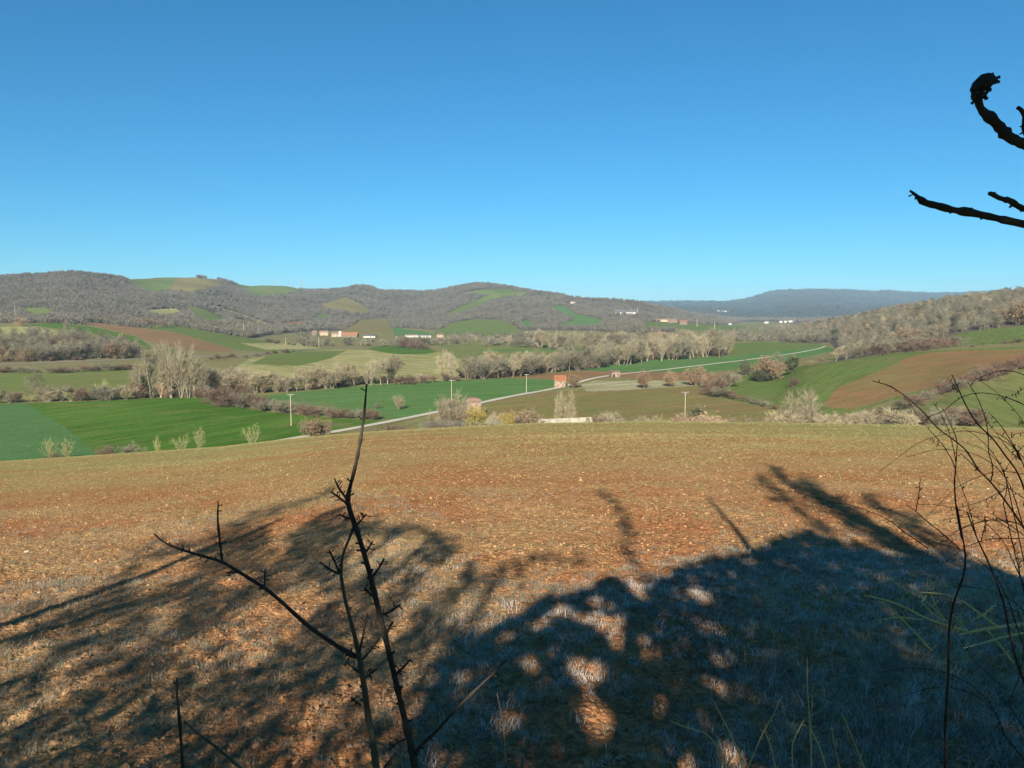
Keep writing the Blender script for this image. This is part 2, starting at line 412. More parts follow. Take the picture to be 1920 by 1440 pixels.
M['young_wheat'] = mat_plain('young_wheat', (0.205, 0.205, 0.075), (0.25, 0.22, 0.09), 0.5, 0.3, tint=(0.28, 0.235, 0.10))

# ------------------------------------------------------------------ object helpers
COL = scene.collection

def mesh_obj(name, verts, faces, mat, parent=None, smooth=False):
    me = bpy.data.meshes.new(name)
    me.from_pydata([tuple(v) for v in verts], [], [tuple(f) for f in faces])
    if mat is not None:
        me.materials.append(mat)
    if smooth:
        me.polygons.foreach_set('use_smooth', [True] * len(me.polygons))
    me.update()
    o = bpy.data.objects.new(name, me)
    COL.objects.link(o)
    if parent is not None:
        o.parent = parent
    return o

def np_mesh(name, verts, faces_flat, n, mats=(), smooth=False):
    """fast mesh of equal n-gons"""
    me = bpy.data.meshes.new(name)
    nf = len(faces_flat) // n
    me.vertices.add(len(verts)); me.vertices.foreach_set('co', np.asarray(verts, np.float32).ravel())
    me.loops.add(nf * n); me.loops.foreach_set('vertex_index', np.asarray(faces_flat, np.int32))
    me.polygons.add(nf)
    me.polygons.foreach_set('loop_start', np.arange(nf, dtype=np.int32) * n)
    me.polygons.foreach_set('loop_total', np.full(nf, n, np.int32))
    if smooth:
        me.polygons.foreach_set('use_smooth', np.ones(nf, bool))
    for m in mats:
        me.materials.append(m)
    me.update(calc_edges=True)
    return me

def tag(o, label=None, cat=None, group=None, kind=None):
    if label: o['label'] = label
    if cat: o['category'] = cat
    if group: o['group'] = group
    if kind: o['kind'] = kind
    return o

def empty(name, loc, rz=0.0, s=1.0):
    o = bpy.data.objects.new(name, None)
    COL.objects.link(o)
    o.location = tuple(loc); o.rotation_euler = (0, 0, rz); o.scale = (s, s, s) if np.isscalar(s) else s
    return o

class MB:
    def __init__(self):
        self.v = []; self.f = []
    def box(self, x0, x1, y0, y1, z0, z1):
        b = len(self.v)
        self.v += [(x0, y0, z0), (x1, y0, z0), (x1, y1, z0), (x0, y1, z0), (x0, y0, z1), (x1, y0, z1), (x1, y1, z1), (x0, y1, z1)]
        self.f += [tuple(b + i for i in q) for q in ((0, 3, 2, 1), (4, 5, 6, 7), (0, 1, 5, 4), (1, 2, 6, 5), (2, 3, 7, 6), (3, 0, 4, 7))]
    def tube(self, pts, rad, n=6, cap=True):
        pts = [np.asarray(p, float) for p in pts]
        base = len(self.v)
        up = None
        for i, p in enumerate(pts):
            d = pts[min(i + 1, len(pts) - 1)] - pts[max(i - 1, 0)]
            d = d / (np.linalg.norm(d) + 1e-9)
            if up is None:
                up = np.array([0, 0, 1.0]) if abs(d[2]) < 0.9 else np.array([1.0, 0, 0])
            s = np.cross(d, up); s /= np.linalg.norm(s) + 1e-9
            up = np.cross(s, d)
            for k in range(n):
                a = 2 * math.pi * k / n
                self.v.append(tuple(p + rad[i] * (math.cos(a) * s + math.sin(a) * up)))
        for i in range(len(pts) - 1):
            for k in range(n):
                a = base + i * n + k; b = base + i * n + (k + 1) % n
                self.f.append((a, b, b + n, a + n))
        if cap:
            self.f.append(tuple(base + k for k in range(n))[::-1])
            self.f.append(tuple(base + (len(pts) - 1) * n + k for k in range(n)))
    def build(self, name, mat, parent=None, smooth=False):
        return mesh_obj(name, self.v, self.f, mat, parent, smooth)

# ------------------------------------------------------------------ the foreground field
def grid_faces(nc, nr):
    i, j = np.meshgrid(np.arange(nr - 1), np.arange(nc - 1), indexing='ij')
    a = i * nc + j
    return np.stack([a, a + 1, a + nc + 1, a + nc], -1).reshape(-1, 4)

def clod_relief(x, y):
    d = np.hypot(x, y)
    k = np.clip((30.0 - d) / 26.0, 0.15, 1)
    h = 0.045 * fbm(x * 3.2, y * 3.2, 2, 31) + 0.085 * np.maximum(fbm(x * 9.0, y * 9.0, 3, 41), -0.10) + 0.13 * fbm(x * 0.7, y * 0.7, 2, 51)
    return h * k

tt = np.unique(np.concatenate([np.linspace(-1.6, -0.95, 45), np.linspace(-0.95, 0.95, 700), np.linspace(0.95, 1.6, 45)]))
dd = np.exp(np.linspace(math.log(2.2), math.log(125.0), 430))
T, D = np.meshgrid(tt, dd)
X = T * D; Y = D
zz = Z(X, Y) + clod_relief(X, Y)
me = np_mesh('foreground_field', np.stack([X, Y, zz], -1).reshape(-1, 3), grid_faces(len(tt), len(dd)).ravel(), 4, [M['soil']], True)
field = bpy.data.objects.new('foreground_field', me); COL.objects.link(field)
tag(field, 'red-brown clay field with sparse young wheat sloping down from the hedge', None, None, 'structure')

bx = np.linspace(-60, 60, 61); by = np.concatenate([np.linspace(-60, 0, 25), [1.2, 2.2, 2.6]])
BX, BY = np.meshgrid(bx, by)
bz = Z(BX, BY) - np.where(BY > 1.0, 0.15, 0.0) - np.where((BY > 2.3), 0.3, 0)
me = np_mesh('bank', np.stack([BX, BY, bz], -1).reshape(-1, 3), grid_faces(len(bx), len(by)).ravel(), 4, [M['meadow']], True)
bank = bpy.data.objects.new('bank', me); COL.objects.link(bank)
tag(bank, 'grassy bank on which the hedge grows', None, None, 'structure')

# ------------------------------------------------------------------ valley and hills, one sheet cut into fields
def inside(px, py, poly):
    r = np.zeros(px.shape, bool)
    n = len(poly)
    for i in range(n):
        x1, y1 = poly[i]; x2, y2 = poly[(i + 1) % n]
        c = ((y1 > py) != (y2 > py)) & (px < (x2 - x1) * (py - y1) / ((y2 - y1) or 1e-9) + x1)
        r ^= c
    return r

FIELDS = [   # name, material, label, dmin, dmax, polygon in photograph pixels
 ('meadow', 'meadow_tan', 'pale dry meadow with mown stripes behind the stream trees', 330, 1000,
   [(430, 725), (440, 690), (470, 672), (560, 660), (640, 655), (800, 660), (1010, 668), (1010, 700), (850, 712), (700, 722)]),
 ('meadow', 'hill_green', 'green patch of meadow below the road bend', 330, 1000, [(470, 682), (500, 668), (560, 660), (650, 657), (620, 672), (560, 686)]),
 ('meadow', 'wheat', 'dark green strip of winter crop beside the reddish thicket', 500, 1400, [(690, 652), (750, 645), (790, 646), (820, 660), (800, 664), (740, 664), (700, 657)]),
 ('field', 'pasture', 'flat pale green fields beyond the stream trees', 450, 1500, [(820, 647), (1160, 645), (1160, 668), (1010, 680), (860, 672)]),
 ('field', 'wheat_teal', 'thin dark green strip of crop in the flat fields', 450, 1500, [(900, 655.5), (1150, 654.5), (1150, 658.5), (900, 658.5)]),
 ('field', 'pasture', 'grass field between the stream trees and the roadside hedge', 290, 600, [(-500, 745), (0, 742), (240, 735), (240, 692), (0, 700), (-500, 705)]),
 ('wheat_field', 'wheat', 'bright green winter wheat field beside the lane and power pole', 120, 345,
   [(-500, 770), (0, 757), (130, 754), (330, 745), (395, 748), (412, 757), (500, 772), (633, 785), (720, 788), (790, 779), (640, 808), (570, 822), (450, 900), (-500, 960)]),
 ('wheat_field', 'wheat_pale', 'paler blue-green corner of the winter wheat', 120, 345,
   [(-500, 768), (0, 757.5), (50, 756), (120, 800), (182, 850), (210, 900), (-500, 960)]),
 ('wheat_field', 'wheat_teal', 'deep green wheat field between the bramble hedge and the lane', 240, 430,
   [(440, 747), (560, 735), (700, 722), (850, 713), (960, 708), (1042, 712), (1035, 727), (985, 738), (905, 757), (800, 777), (760, 786), (633, 782), (520, 766)]),
 ('field', 'brown', 'narrow brown tilled strip below the stream trees', 330, 560,
   [(880, 712), (1000, 702), (1150, 692), (1310, 698), (1390, 700), (1300, 716), (1150, 707), (1095, 716), (1042, 712), (960, 708)]),
 ('wheat_field', 'wheat_teal', 'long green wheat strip along the far part of the lane', 380, 950,
   [(1080, 694), (1150, 683), (1250, 672), (1370, 668), (1440, 660), (1545, 649), (1570, 656), (1500, 672), (1400, 690), (1330, 698), (1150, 697)]),
 ('field', 'hill_green', 'grass field below the road where the valley bends', 560, 1100, [(1366, 667), (1372, 645), (1420, 641), (1520, 643), (1550, 648), (1440, 660)]),
 ('field', 'stubble', 'pale stubble patch under the brown oaks', 300, 400, [(1088, 722), (1112, 714), (1160, 712), (1320, 713), (1322, 722), (1260, 727), (1180, 731), (1100, 734)]),
 ('field', 'olive', 'olive brown fallow field behind the concrete wall', 200, 380,
   [(880, 790), (905, 759), (985, 741), (1060, 733), (1100, 734), (1180, 731), (1322, 722), (1336, 744), (1450, 768), (1560, 800), (1560, 840), (880, 840)]),
 ('hillside_field', 'hill_green', 'green grassy flank of the hillside field', 180, 460,
   [(1322, 742), (1400, 703), (1500, 686), (1640, 665), (1780, 656), (1920, 650), (2500, 630), (2500, 660), (1920, 688), (1840, 706), (1700, 742), (1600, 774), (1560, 800), (1450, 764)]),
 ('hillside_field', 'brown_red', 'reddish tilled hillside field rising below the wood', 180, 460,
   [(1540, 762), (1570, 728), (1640, 699), (1700, 672), (1740, 662), (1800, 658), (2500, 635), (2500, 660), (1920, 684), (1840, 702), (1700, 738), (1600, 768)]),
 ('hillside_field', 'pasture', 'pale green grass field beyond the thorny scrub', 110, 330,
   [(1600, 800), (1700, 772), (1800, 737), (1920, 697), (2500, 662), (2500, 860), (1600, 860)]),
 ('field', 'hill_green', 'green field tucked below the hillside wood', 440, 700, [(1765, 650), (1780, 630), (1850, 617), (1920, 611), (2500, 590), (2500, 640), (1920, 642)]),
 ('tilled_field', 'brown', 'tan tilled field on the slope behind the roadside wood', 600, 1300, [(115, 602), (190, 606), (330, 624), (432, 652), (437, 661), (350, 657), (270, 637), (250, 628), (180, 612)]),
 ('field', 'wheat', 'bright green field edge above the roadside wood', 560, 1300, [(40, 608), (110, 606), (175, 613), (258, 632), (285, 652), (262, 662), (170, 622), (90, 614)]),
 ('field', 'hill_green', 'green sloping field beside the tan tilled field', 650, 1400, [(215, 606), (330, 611), (440, 630), (530, 645), (595, 655), (560, 661), (440, 656), (330, 623)]),
 ('field', 'meadow_tan', 'tan dry grass at the foot of the green sloping field', 700, 1300, [(450, 643), (590, 644), (595, 654), (500, 656)]),
 ('field', 'meadow_tan', 'dry grass field beside the power pole above the wood', 560, 1100, [(-500, 612), (0, 613), (40, 612), (110, 620), (130, 628), (0, 625), (-500, 625)]),
 ('hill_pasture', 'hill_green', 'green pasture on the skyline', 1300, 4000, [(212, 510), (345, 510), (372, 520), (335, 532), (312, 546), (285, 552), (258, 538)]),
 ('hill_pasture', 'hill_green', 'green pasture under the row of pylons', 1300, 4000, [(432, 528), (560, 528), (572, 541), (520, 556), (478, 556)]),
 ('hill_pasture', 'hill_green', 'narrow green field on the spur', 1000, 2600, [(345, 570), (382, 580), (432, 602), (395, 609), (366, 596)]),
 ('hill_pasture', 'olive', 'rough grassy slope below the skyline pasture', 1300, 4000, [(330, 521), (402, 522), (424, 534), (372, 546), (318, 546)]),
 ('hill_track', 'meadow_tan', 'pale cleared strip running down the wooded spur', 1000, 3500, [(390, 573), (400, 572), (462, 592), (522, 612), (508, 613), (455, 596)]),
 ('hill_pasture', 'olive', 'dull olive slope below the cleared strip', 1000, 3500, [(436, 596), (470, 602), (500, 611), (470, 613), (440, 606)]),
 ('hill_pasture', 'hill_green', 'green end of the clearing high in the wood', 1300, 3500, [(660, 570), (676, 569), (697, 583), (682, 590), (664, 584)]),
 ('hill_pasture', 'hill_green', 'small green field beside the white cottage', 950, 2000, [(36, 577), (85, 577), (112, 590), (62, 600)]),
 ('hill_pasture', 'meadow_tan', 'grey grassy slope beside the spur', 1000, 2600, [(265, 581), (330, 578), (345, 590), (300, 597)]),
 ('hill_pasture', 'brown', 'small reddish plot by the village', 1000, 3000, [(528, 604), (572, 601), (572, 612), (530, 613)]),
 ('hill_pasture', 'olive', 'brown and green clearing high in the wood', 1300, 3500, [(600, 570), (650, 557), (697, 582), (680, 590), (610, 580)]),
 ('hill_pasture', 'hill_green', 'small green clearing low in the wood', 1300, 3500, [(594, 590), (622, 589), (612, 600), (586, 598)]),
 ('hill_pasture', 'olive', 'brown olive field above the red roofed barn', 1200, 3500, [(678, 599), (727, 597), (736, 622), (660, 626), (640, 620)]),
 ('hill_pasture', 'wheat_teal', 'deep green strip at the foot of the hill', 1200, 3500, [(735, 614), (800, 622), (818, 631), (740, 629)]),
 ('hill_pasture', 'hill_green', 'broad green hill foot field', 1200, 3500, [(812, 623), (850, 605), (890, 598), (940, 600), (972, 613), (968, 627), (820, 631)]),
 ('hill_pasture', 'hill_green', 'long green strip climbing the hill', 1300, 4000, [(825, 597), (860, 576), (900, 560), (950, 545), (992, 549), (935, 561), (885, 581)]),
 ('hill_pasture', 'hill_green', 'bright green pasture near the hill top', 1300, 4000, [(866, 549), (915, 541), (962, 543), (992, 554), (930, 557)]),
 ('hill_pasture', 'wheat_teal', 'green field below the white farmhouse', 1200, 4000, [(1030, 576), (1056, 573), (1080, 588), (1132, 600), (1126, 613), (1036, 613), (1076, 600)]),
 ('hill_pasture', 'wheat_teal', 'tiny green clearing in the wood', 1200, 4000, [(972, 602), (990, 600), (1002, 614), (982, 616)]),
 ('hill_pasture', 'hill_green', 'green field below the farm buildings', 1150, 3000, [(1205, 603), (1290, 606), (1400, 611), (1390, 619), (1205, 619)]),
]
tt = np.unique(np.concatenate([np.linspace(-1.05, -0.70, 60), np.linspace(-0.70, 0.70, 900), np.linspace(0.70, 1.05, 60)]))
dd = np.unique(np.concatenate([np.exp(np.linspace(math.log(112), math.log(225), 40)), np.exp(np.linspace(math.log(225), math.log(1500), 330)), np.exp(np.linspace(math.log(1500), math.log(12300), 170))]))
T, D = np.meshgrid(tt, dd)
VX = T * D; VY = D; VZ = Z(VX, VY) - np.where(VY < 122, 0.4, 0.0)
verts = np.stack([VX, VY, VZ], -1).reshape(-1, 3)
quads = grid_faces(len(tt), len(dd))
cen = verts[quads].mean(1)
cpx, cpy = project(cen[:, 0], cen[:, 1], cen[:, 2])

def field_id(px, py, d, jitter=True):
    fid = np.full(px.shape, -1, int)
    for k, f in enumerate(FIELDS):
        m = (d > f[3]) & (d < f[4])
        if m.any():
            s = np.zeros(px.shape, bool)
            s[m] = inside(px[m], py[m], f[5])
            fid[s] = k
    return fid
fid = field_id(cpx, cpy, cen[:, 1])
dep = cen[:, 1]
wooded_ground = (cen[:, 2] > FLOOR + 4.0) & (dep > 1000)
right_wood = (cpx > 1460) & (dep > 520) & (dep < 2000) & ((cen[:, 2] > -32.5) | (dep > 880))
fid[(fid < 0) & (wooded_ground | right_wood)] = -2
fid[(fid < 0) & (dep > 3400)] = -3

def sub_mesh(name, mask, mat):
    q = quads[mask]
    u, inv = np.unique(q, return_inverse=True)
    m_ = np_mesh(name, verts[u], inv.ravel(), 4, [mat], True)
    o = bpy.data.objects.new(name, m_); COL.objects.link(o)
    o['kind'] = 'structure'
    return o
tag(sub_mesh('valley_floor', fid == -1, M['meadow']), 'rough winter grassland of the valley floor')
tag(sub_mesh('hillside', fid == -2, M['floorwood']), 'leaf litter ground of the wooded hillsides')
tag(sub_mesh('distant_hills', fid == -3, M['hills']), 'hazy plateau and hills closing the valley')
for k, f in enumerate(FIELDS):
    if (fid == k).any():
        tag(sub_mesh(f[0], fid == k, M[f[1]]), f[2])

def ribbon(name, pts, width, mat, label, lift=0.16):
    P = np.array(pts)
    out = []
    for i in range(len(P) - 1):
        n = max(2, int(np.linalg.norm(P[i + 1] - P[i]) / 6.0))
        for s in np.linspace(0, 1, n, endpoint=False):
            out.append(P[i] * (1 - s) + P[i + 1] * s)
    out.append(P[-1]); P = np.array(out)
    k = 9
    Q = np.stack([np.convolve(np.pad(P[:, c], (k // 2, k // 2), 'edge'), np.ones(k) / k, 'valid') for c in (0, 1)], -1)
    tn = np.gradient(Q, axis=0); tn /= np.linalg.norm(tn, axis=1)[:, None] + 1e-9
    nr = np.stack([-tn[:, 1], tn[:, 0]], -1)
    v = []; f = []
    for i in range(len(Q)):
        for s in (-0.5, -0.17, 0.17, 0.5):
            w = width * (1 + 0.12 * math.sin(i * 1.7))
            p = Q[i] + nr[i] * s * w
            v.append((p[0], p[1], float(Z(p[0], p[1])) + lift))
        if i:
            for c in range(3):
                b = (i - 1) * 4 + c
                f.append((b, b + 1, b + 5, b + 4))
    o = mesh_obj(name, v, f, mat)
    return tag(o, label, None, None, 'structure')

G = lambda px, py, a=110, b=12000: ground_hit(px, py, a, b)
lane_px = [(620, 812), (700, 797), (800, 777), (905, 755), (985, 737.5), (1060, 727), (1084, 717), (1100, 711), (1150, 703), (1300, 687), (1400, 675), (1500, 661), (1535, 654), (1550, 648)]
lane_pts = [np.array([-72.0, 196.0, 0]), np.array([-66.0, 207.0, 0])] + [G(*p) for p in lane_px]
ribbon('lane', lane_pts, 3.3, M['lane'], 'pale gravel lane winding across the valley past the huts')
ribbon('road', [G(*p) for p in [(-200, 690), (0, 684), (120, 679), (265, 673), (400, 668), (500, 662), (560, 656), (620, 653), (700, 651)]], 6.0, M['tarmac'], 'grey valley road running below the wood')
ribbon('road', [G(*p) for p in [(1392, 627), (1405, 631), (1440, 634), (1480, 635.5), (1530, 637)]], 7.0, M['lane'], 'pale road curving round the far end of the hillside wood')

# ------------------------------------------------------------------ trees: a few kinds, copied
def rot_towards(d, ang, az):
    d = d / np.linalg.norm(d)
    h = np.array([0, 0, 1.0]) if abs(d[2]) < 0.95 else np.array([1.0, 0, 0])
    s = np.cross(d, h); s /= np.linalg.norm(s); u = np.cross(s, d)
    return d * math.cos(ang) + (s * math.cos(az) + u * math.sin(az)) * math.sin(ang)

class Tree:
    """collects limbs (3- to 5-sided tapered tubes), twigs (slivers) and leaves (small folded faces)"""
    def __init__(self, seed):
        self.r = random.Random(seed); self.limb = MB(); self.tv = []; self.tf = []; self.tips = []
        self.lv = []; self.lf = []
    def sliver(self, p, q, w):
        d = q - p; a = self.r.uniform(0, 6.28)
        s = np.cross(d, np.array([math.cos(a), math.sin(a), 0.4])); s = s / (np.linalg.norm(s) + 1e-9) * w
        b = len(self.tv); self.tv += [p - s, p + s, q]; self.tf.append((b, b + 1, b + 2))
    def leaf(self, p, s):
        r = self.r
        a = np.array([r.gauss(0, 1), r.gauss(0, 1), r.gauss(0, 1)]); a /= np.linalg.norm(a)
        b_ = np.cross(a, np.array([r.gauss(0, 1), r.gauss(0, 1), r.gauss(0, 1)])); b_ /= np.linalg.norm(b_) + 1e-9
        c = np.cross(a, b_) * 0.3
        k = len(self.lv); self.lv += [p - a * s, p + b_ * s * 0.55 + c * s, p + a * s, p - b_ * s * 0.55 + c * s]; self.lf.append((k, k + 1, k + 2, k + 3))
    def grow(self, p, d, L, rad, lev, P):
        r = self.r; n = 5 if lev == 0 else (4 if lev == 1 else 3)
        pts = [p]; dirs = [d]
        for i in range(n):
            wob = P['wob'] * (1 + lev * 0.4)
            d = d + np.array([r.gauss(0, wob), r.gauss(0, wob), r.gauss(0, wob) + P['up'] * (0.3 if lev == 0 else 1)])
            d /= np.linalg.norm(d)
            p = p + d * L / n; pts.append(p); dirs.append(d)
        rad_e = rad * (0.45 if lev == 0 else 0.3)
        if lev <= P['solid']:
            self.limb.tube(pts, [rad + (rad_e - rad) * i / n for i in range(n + 1)], 6 if lev == 0 else (4 if lev == 1 else 3), cap=(lev == 0))
        else:
            for a, b in zip(pts[:-1], pts[1:]):
                self.sliver(a, b, max(rad * 0.8, P['tw']))
        if lev >= P['lev']:
            self.tips.append(pts[-1])
            for k in range(P['twigs']):
                s = r.uniform(0.15, 1.0) * n; i = min(int(s), n - 1); q = pts[i] + (pts[i + 1] - pts[i]) * (s - i)
                td = rot_towards(dirs[i], r.uniform(0.2, 0.8), r.uniform(0, 6.28)); td[2] += P['up'] * 2; td /= np.linalg.norm(td)
                self.sliver(q, q + td * P['tl'] * r.uniform(0.5, 1.2), P['tw'])
            return
        m = P['kids'][lev]
        for k in range(m):
            s = (P['low'] if lev == 0 else 0.25) + (1 - (P['low'] if lev == 0 else 0.25)) * (k + r.uniform(0.2, 0.9)) / m
            s = min(s, 0.98) * n; i = min(int(s), n - 1); q = pts[i] + (pts[i + 1] - pts[i]) * (s - i)
            ang = r.uniform(*P['ang'])
            az = k * 2.4 + r.uniform(-0.6, 0.6)
            frac = s / n
            sc = P['len'] * (1.15 - P['tap'] * frac) if lev == 0 else P['len'] * (1.1 - 0.5 * frac)
            self.grow(q, rot_towards(dirs[i], ang, az), L * sc * r.uniform(0.75, 1.15), (rad + (rad_e - rad) * frac) * 0.55, lev + 1, P)
        # the leader carries on
        if lev == 0:
            self.grow(pts[-1], dirs[-1], L * P['len'] * 0.7, rad_e, 1, P)
    def normal(self):
        allp = np.array(self.limb.v + [tuple(v) for v in self.tv] + [tuple(v) for v in self.lv])
        return max(allp[:, 2].max(), 0.1)

def finish(t, name, bark, twigm, leafm=None):
    """mesh data of one kind, scaled to one metre of height: trunk mesh and crown mesh"""
    h = t.normal()
    a = bpy.data.meshes.new(name + '_trunk')
    a.from_pydata([tuple(np.array(v) / h) for v in t.limb.v], [], t.limb.f); a.materials.append(bark); a.update()
    cv = [tuple(np.asarray(v) / h) for v in t.tv]; cf = list(t.tf); mi = [0] * len(cf)
    off = len(cv)
    cv += [tuple(np.asarray(v) / h) for v in t.lv]; cf += [tuple(i + off for i in f) for f in t.lf]
    mi += [1] * len(t.lf)
    b = bpy.data.meshes.new(name + '_crown')
    b.from_pydata(cv, [], cf); b.materials.append(twigm)
    if leafm: b.materials.append(leafm)
    b.polygons.foreach_set('material_index', mi); b.update()
    return a, b

BROAD = dict(wob=0.10, up=0.05, solid=2, lev=3, kids=[10, 6, 4], ang=(0.5, 1.0), len=0.62, tap=0.65, low=0.14, twigs=7, tl=1.0, tw=0.017)
POPLAR = dict(wob=0.05, up=0.10, solid=2, lev=3, kids=[15, 6, 3], ang=(0.25, 0.6), len=0.42, tap=0.5, low=0.12, twigs=9, tl=1.0, tw=0.017)
SHRUB = dict(wob=0.12, up=0.07, solid=1, lev=2, kids=[6, 5], ang=(0.3, 0.8), len=0.55, tap=0.4, low=0.12, twigs=9, tl=0.7, tw=0.016)
KINDS = {}
def broad(seed, bark='bark', tw='twig', leaf=None, nleaf=0, ls=0.2, P=BROAD, ivy=0, h0=5.0, r0=0.12):
    t = Tree(seed); P = dict(P)
    t.grow(np.zeros(3), np.array([t.r.uniform(-.05, .05), t.r.uniform(-.05, .05), 1.0]), h0, r0, 0, P)
    if nleaf:
        tips = t.tips
        for k in range(nleaf):
            p = tips[t.r.randrange(len(tips))] + np.array([t.r.gauss(0, 0.35), t.r.gauss(0, 0.35), t.r.gauss(0, 0.3)])
            t.leaf(p, ls * t.r.uniform(0.6, 1.3))
    if ivy:
        lim = np.array(t.limb.v)
        for k in range(ivy):
            v = lim[t.r.randrange(len(lim))]
            if v[2] < 6.5 and math.hypot(v[0], v[1]) < 1.6 + 0.1 * v[2]:
                t.leaf(v + np.array([t.r.gauss(0, .3), t.r.gauss(0, .3), t.r.gauss(0, .3)]), 0.22)
    return t
def multistem(seed, n=7, spread=0.5, P=SHRUB, h0=2.6, r0=0.04, nleaf=0, ls=0.12):
    t = Tree(seed)
    for k in range(n):
        a = k * 2.4 + t.r.uniform(-.4, .4); e = t.r.uniform(0.05, spread)
        d = np.array([math.cos(a) * math.sin(e), math.sin(a) * math.sin(e), math.cos(e)])
        t.grow(np.array([math.cos(a), math.sin(a), 0]) * 0.15, d, h0 * t.r.uniform(0.7, 1.15), r0, 0, P)
    for k in range(nleaf):
        p = t.tips[t.r.randrange(len(t.tips))] + np.array([t.r.gauss(0, .3), t.r.gauss(0, .3), t.r.gauss(0, .45)])
        p[2] = max(p[2], 0.15)
        t.leaf(p, ls * t.r.uniform(0.6, 1.3))
    return t
def kind(name, tree, bark, tw, leaf=None):
    KINDS.setdefault(name, []).append(finish(tree, name, M[bark], M[tw], M[leaf] if leaf else None))
for s in range(4): kind('bare', broad(100 + s), 'bark', 'twig')
for s in range(3): kind('pale', broad(120 + s, P=dict(BROAD, ang=(0.35, 0.75), up=0.08)), 'bark_pale', 'twig_pale')
for s in range(4): kind('poplar', multistem(140 + s, 4, 0.30, P=dict(POPLAR, kids=[9, 5, 3], solid=1, lev=2, twigs=7, tl=1.3), h0=5.2, r0=0.085), 'bark_pale', 'twig_pale')
for s in range(3): kind('oak', multistem(160 + s, 9, 0.75, P=dict(SHRUB, kids=[8, 5], twigs=4), h0=2.9, r0=0.06, nleaf=2600, ls=0.13), 'bark', 'twig', 'oak_leaf')
for s in range(3): kind('round', multistem(170 + s, 11, 0.80, P=dict(SHRUB, kids=[8, 6], twigs=8, tl=0.75, wob=0.10, tw=0.012), h0=3.0, r0=0.05), 'bark', 'twig_round')
for s in range(2): kind('ivy', broad(180 + s, nleaf=0, ivy=5000), 'bark', 'twig', 'ivy')
for s in range(4): kind('shrub', multistem(200 + s, 8, 0.7), 'bark', 'twig')
for s in range(3): kind('shrub_pale', multistem(220 + s, 8, 0.55), 'bark_pale', 'twig_pale')
for s in range(2): kind('shrub_red', multistem(240 + s, 9, 0.8), 'bark', 'twig_red')
for s in range(2): kind('lichen', multistem(250 + s, 5, 0.45, P=dict(SHRUB, kids=[5, 4], twigs=5)), 'twig_lichen', 'twig_lichen')
for s in range(3): kind('bramble', multistem(260 + s, 10, 1.15, nleaf=900, ls=0.13), 'bark', 'twig_red', 'bramble')
for s in range(2): kind('leafy', multistem(270 + s, 7, 0.6, nleaf=1100, ls=0.14), 'bark', 'twig', 'oak_leaf')
for s in range(2): kind('pink', multistem(280 + s, 7, 0.6, nleaf=900, ls=0.14), 'bark', 'twig_pale', 'pink_leaf')
for s in range(1): kind('willow', multistem(290 + s, 9, 0.55, nleaf=900, ls=0.10), 'twig_lichen', 'gorse', 'gorse')
for s in range(2): kind('evergreen', multistem(300 + s, 8, 0.75, nleaf=2200, ls=0.16), 'bark', 'twig', 'evergreen')

NAME = dict(bare='bare_tree', pale='bare_tree', poplar='poplar_tree', oak='oak_tree', ivy='ivy_clad_tree', round='bare_tree', shrub='bare_shrub', shrub_pale='bare_shrub',
            shrub_red='thicket_shrub', lichen='lichen_shrub', bramble='bramble_bush', leafy='brown_leaved_bush', pink='pale_leaved_bush', willow='willow_bush', evergreen='evergreen_bush')
CAT = {k: ('tree' if 'tree' in v else ('bush' if 'bush' in v else 'shrub')) for k, v in NAME.items()}
N_TREES = [0]
TREE_SPOTS = []
def plant(kd, loc, h, label, group=None, wide=1.0, parts=True):
    va = KINDS[kd][random.randrange(len(KINDS[kd]))]
    rz = random.uniform(0, 6.28)
    root = bpy.data.objects.new(NAME[kd], None); COL.objects.link(root)
    root.location = (loc[0], loc[1], loc[2] - 0.05); root.rotation_euler = (0, 0, rz); root.scale = (h * wide, h * wide, h)
    for nm, me_ in (('trunk', va[0]), ('crown', va[1])):
        c = bpy.data.objects.new(nm, me_); COL.objects.link(c); c.parent = root
    tag(root, label, CAT[kd], group)
    N_TREES[0] += 1
    TREE_SPOTS.append((loc[0], loc[1]))
    return root

def plant_px(kd, px, base, top, label, group=None, d=None, wide=1.0):
    p = ground_at(px, d) if d else ground_hit(px, base, 110)
    # height from the pixel rows at that distance
    hz = zrow(p[1], top) - p[2]
    return plant(kd, p, max(hz, 0.6), label, group, wide)

def plant_row(kinds, line, n, top, label, group, jx=4, jy=1.5, jt=6, d=None, wide=(0.9, 1.3), anchor=None):
    """n trees along a photograph polyline of their feet; top = rows above the foot (start, end)"""
    L = np.array(line, float)
    s = np.concatenate([[0], np.cumsum(np.hypot(*np.diff(L, axis=0).T))]); s /= s[-1]
    ORD = 'first second third fourth fifth sixth seventh eighth ninth tenth eleventh twelfth thirteenth fourteenth fifteenth sixteenth seventeenth eighteenth nineteenth twentieth twenty-first twenty-second'.split()
    for k in range(n):
        u = (k + random.uniform(0.1, 0.9)) / n
        px = np.interp(u, s, L[:, 0]) + random.uniform(-jx, jx); py = np.interp(u, s, L[:, 1]) + random.uniform(-jy, jy)
        h = top[0] + (top[1] - top[0]) * u + random.uniform(-jt, jt)
        kd = random.choice(kinds)
        lb = label[kd] if isinstance(label, dict) else label
        if anchor: lb = '%s, %s from the %s' % (lb, ORD[k], anchor)
        plant_px(kd, px, py, py - h, lb, group, d(u) if d else None, random.uniform(*wide))

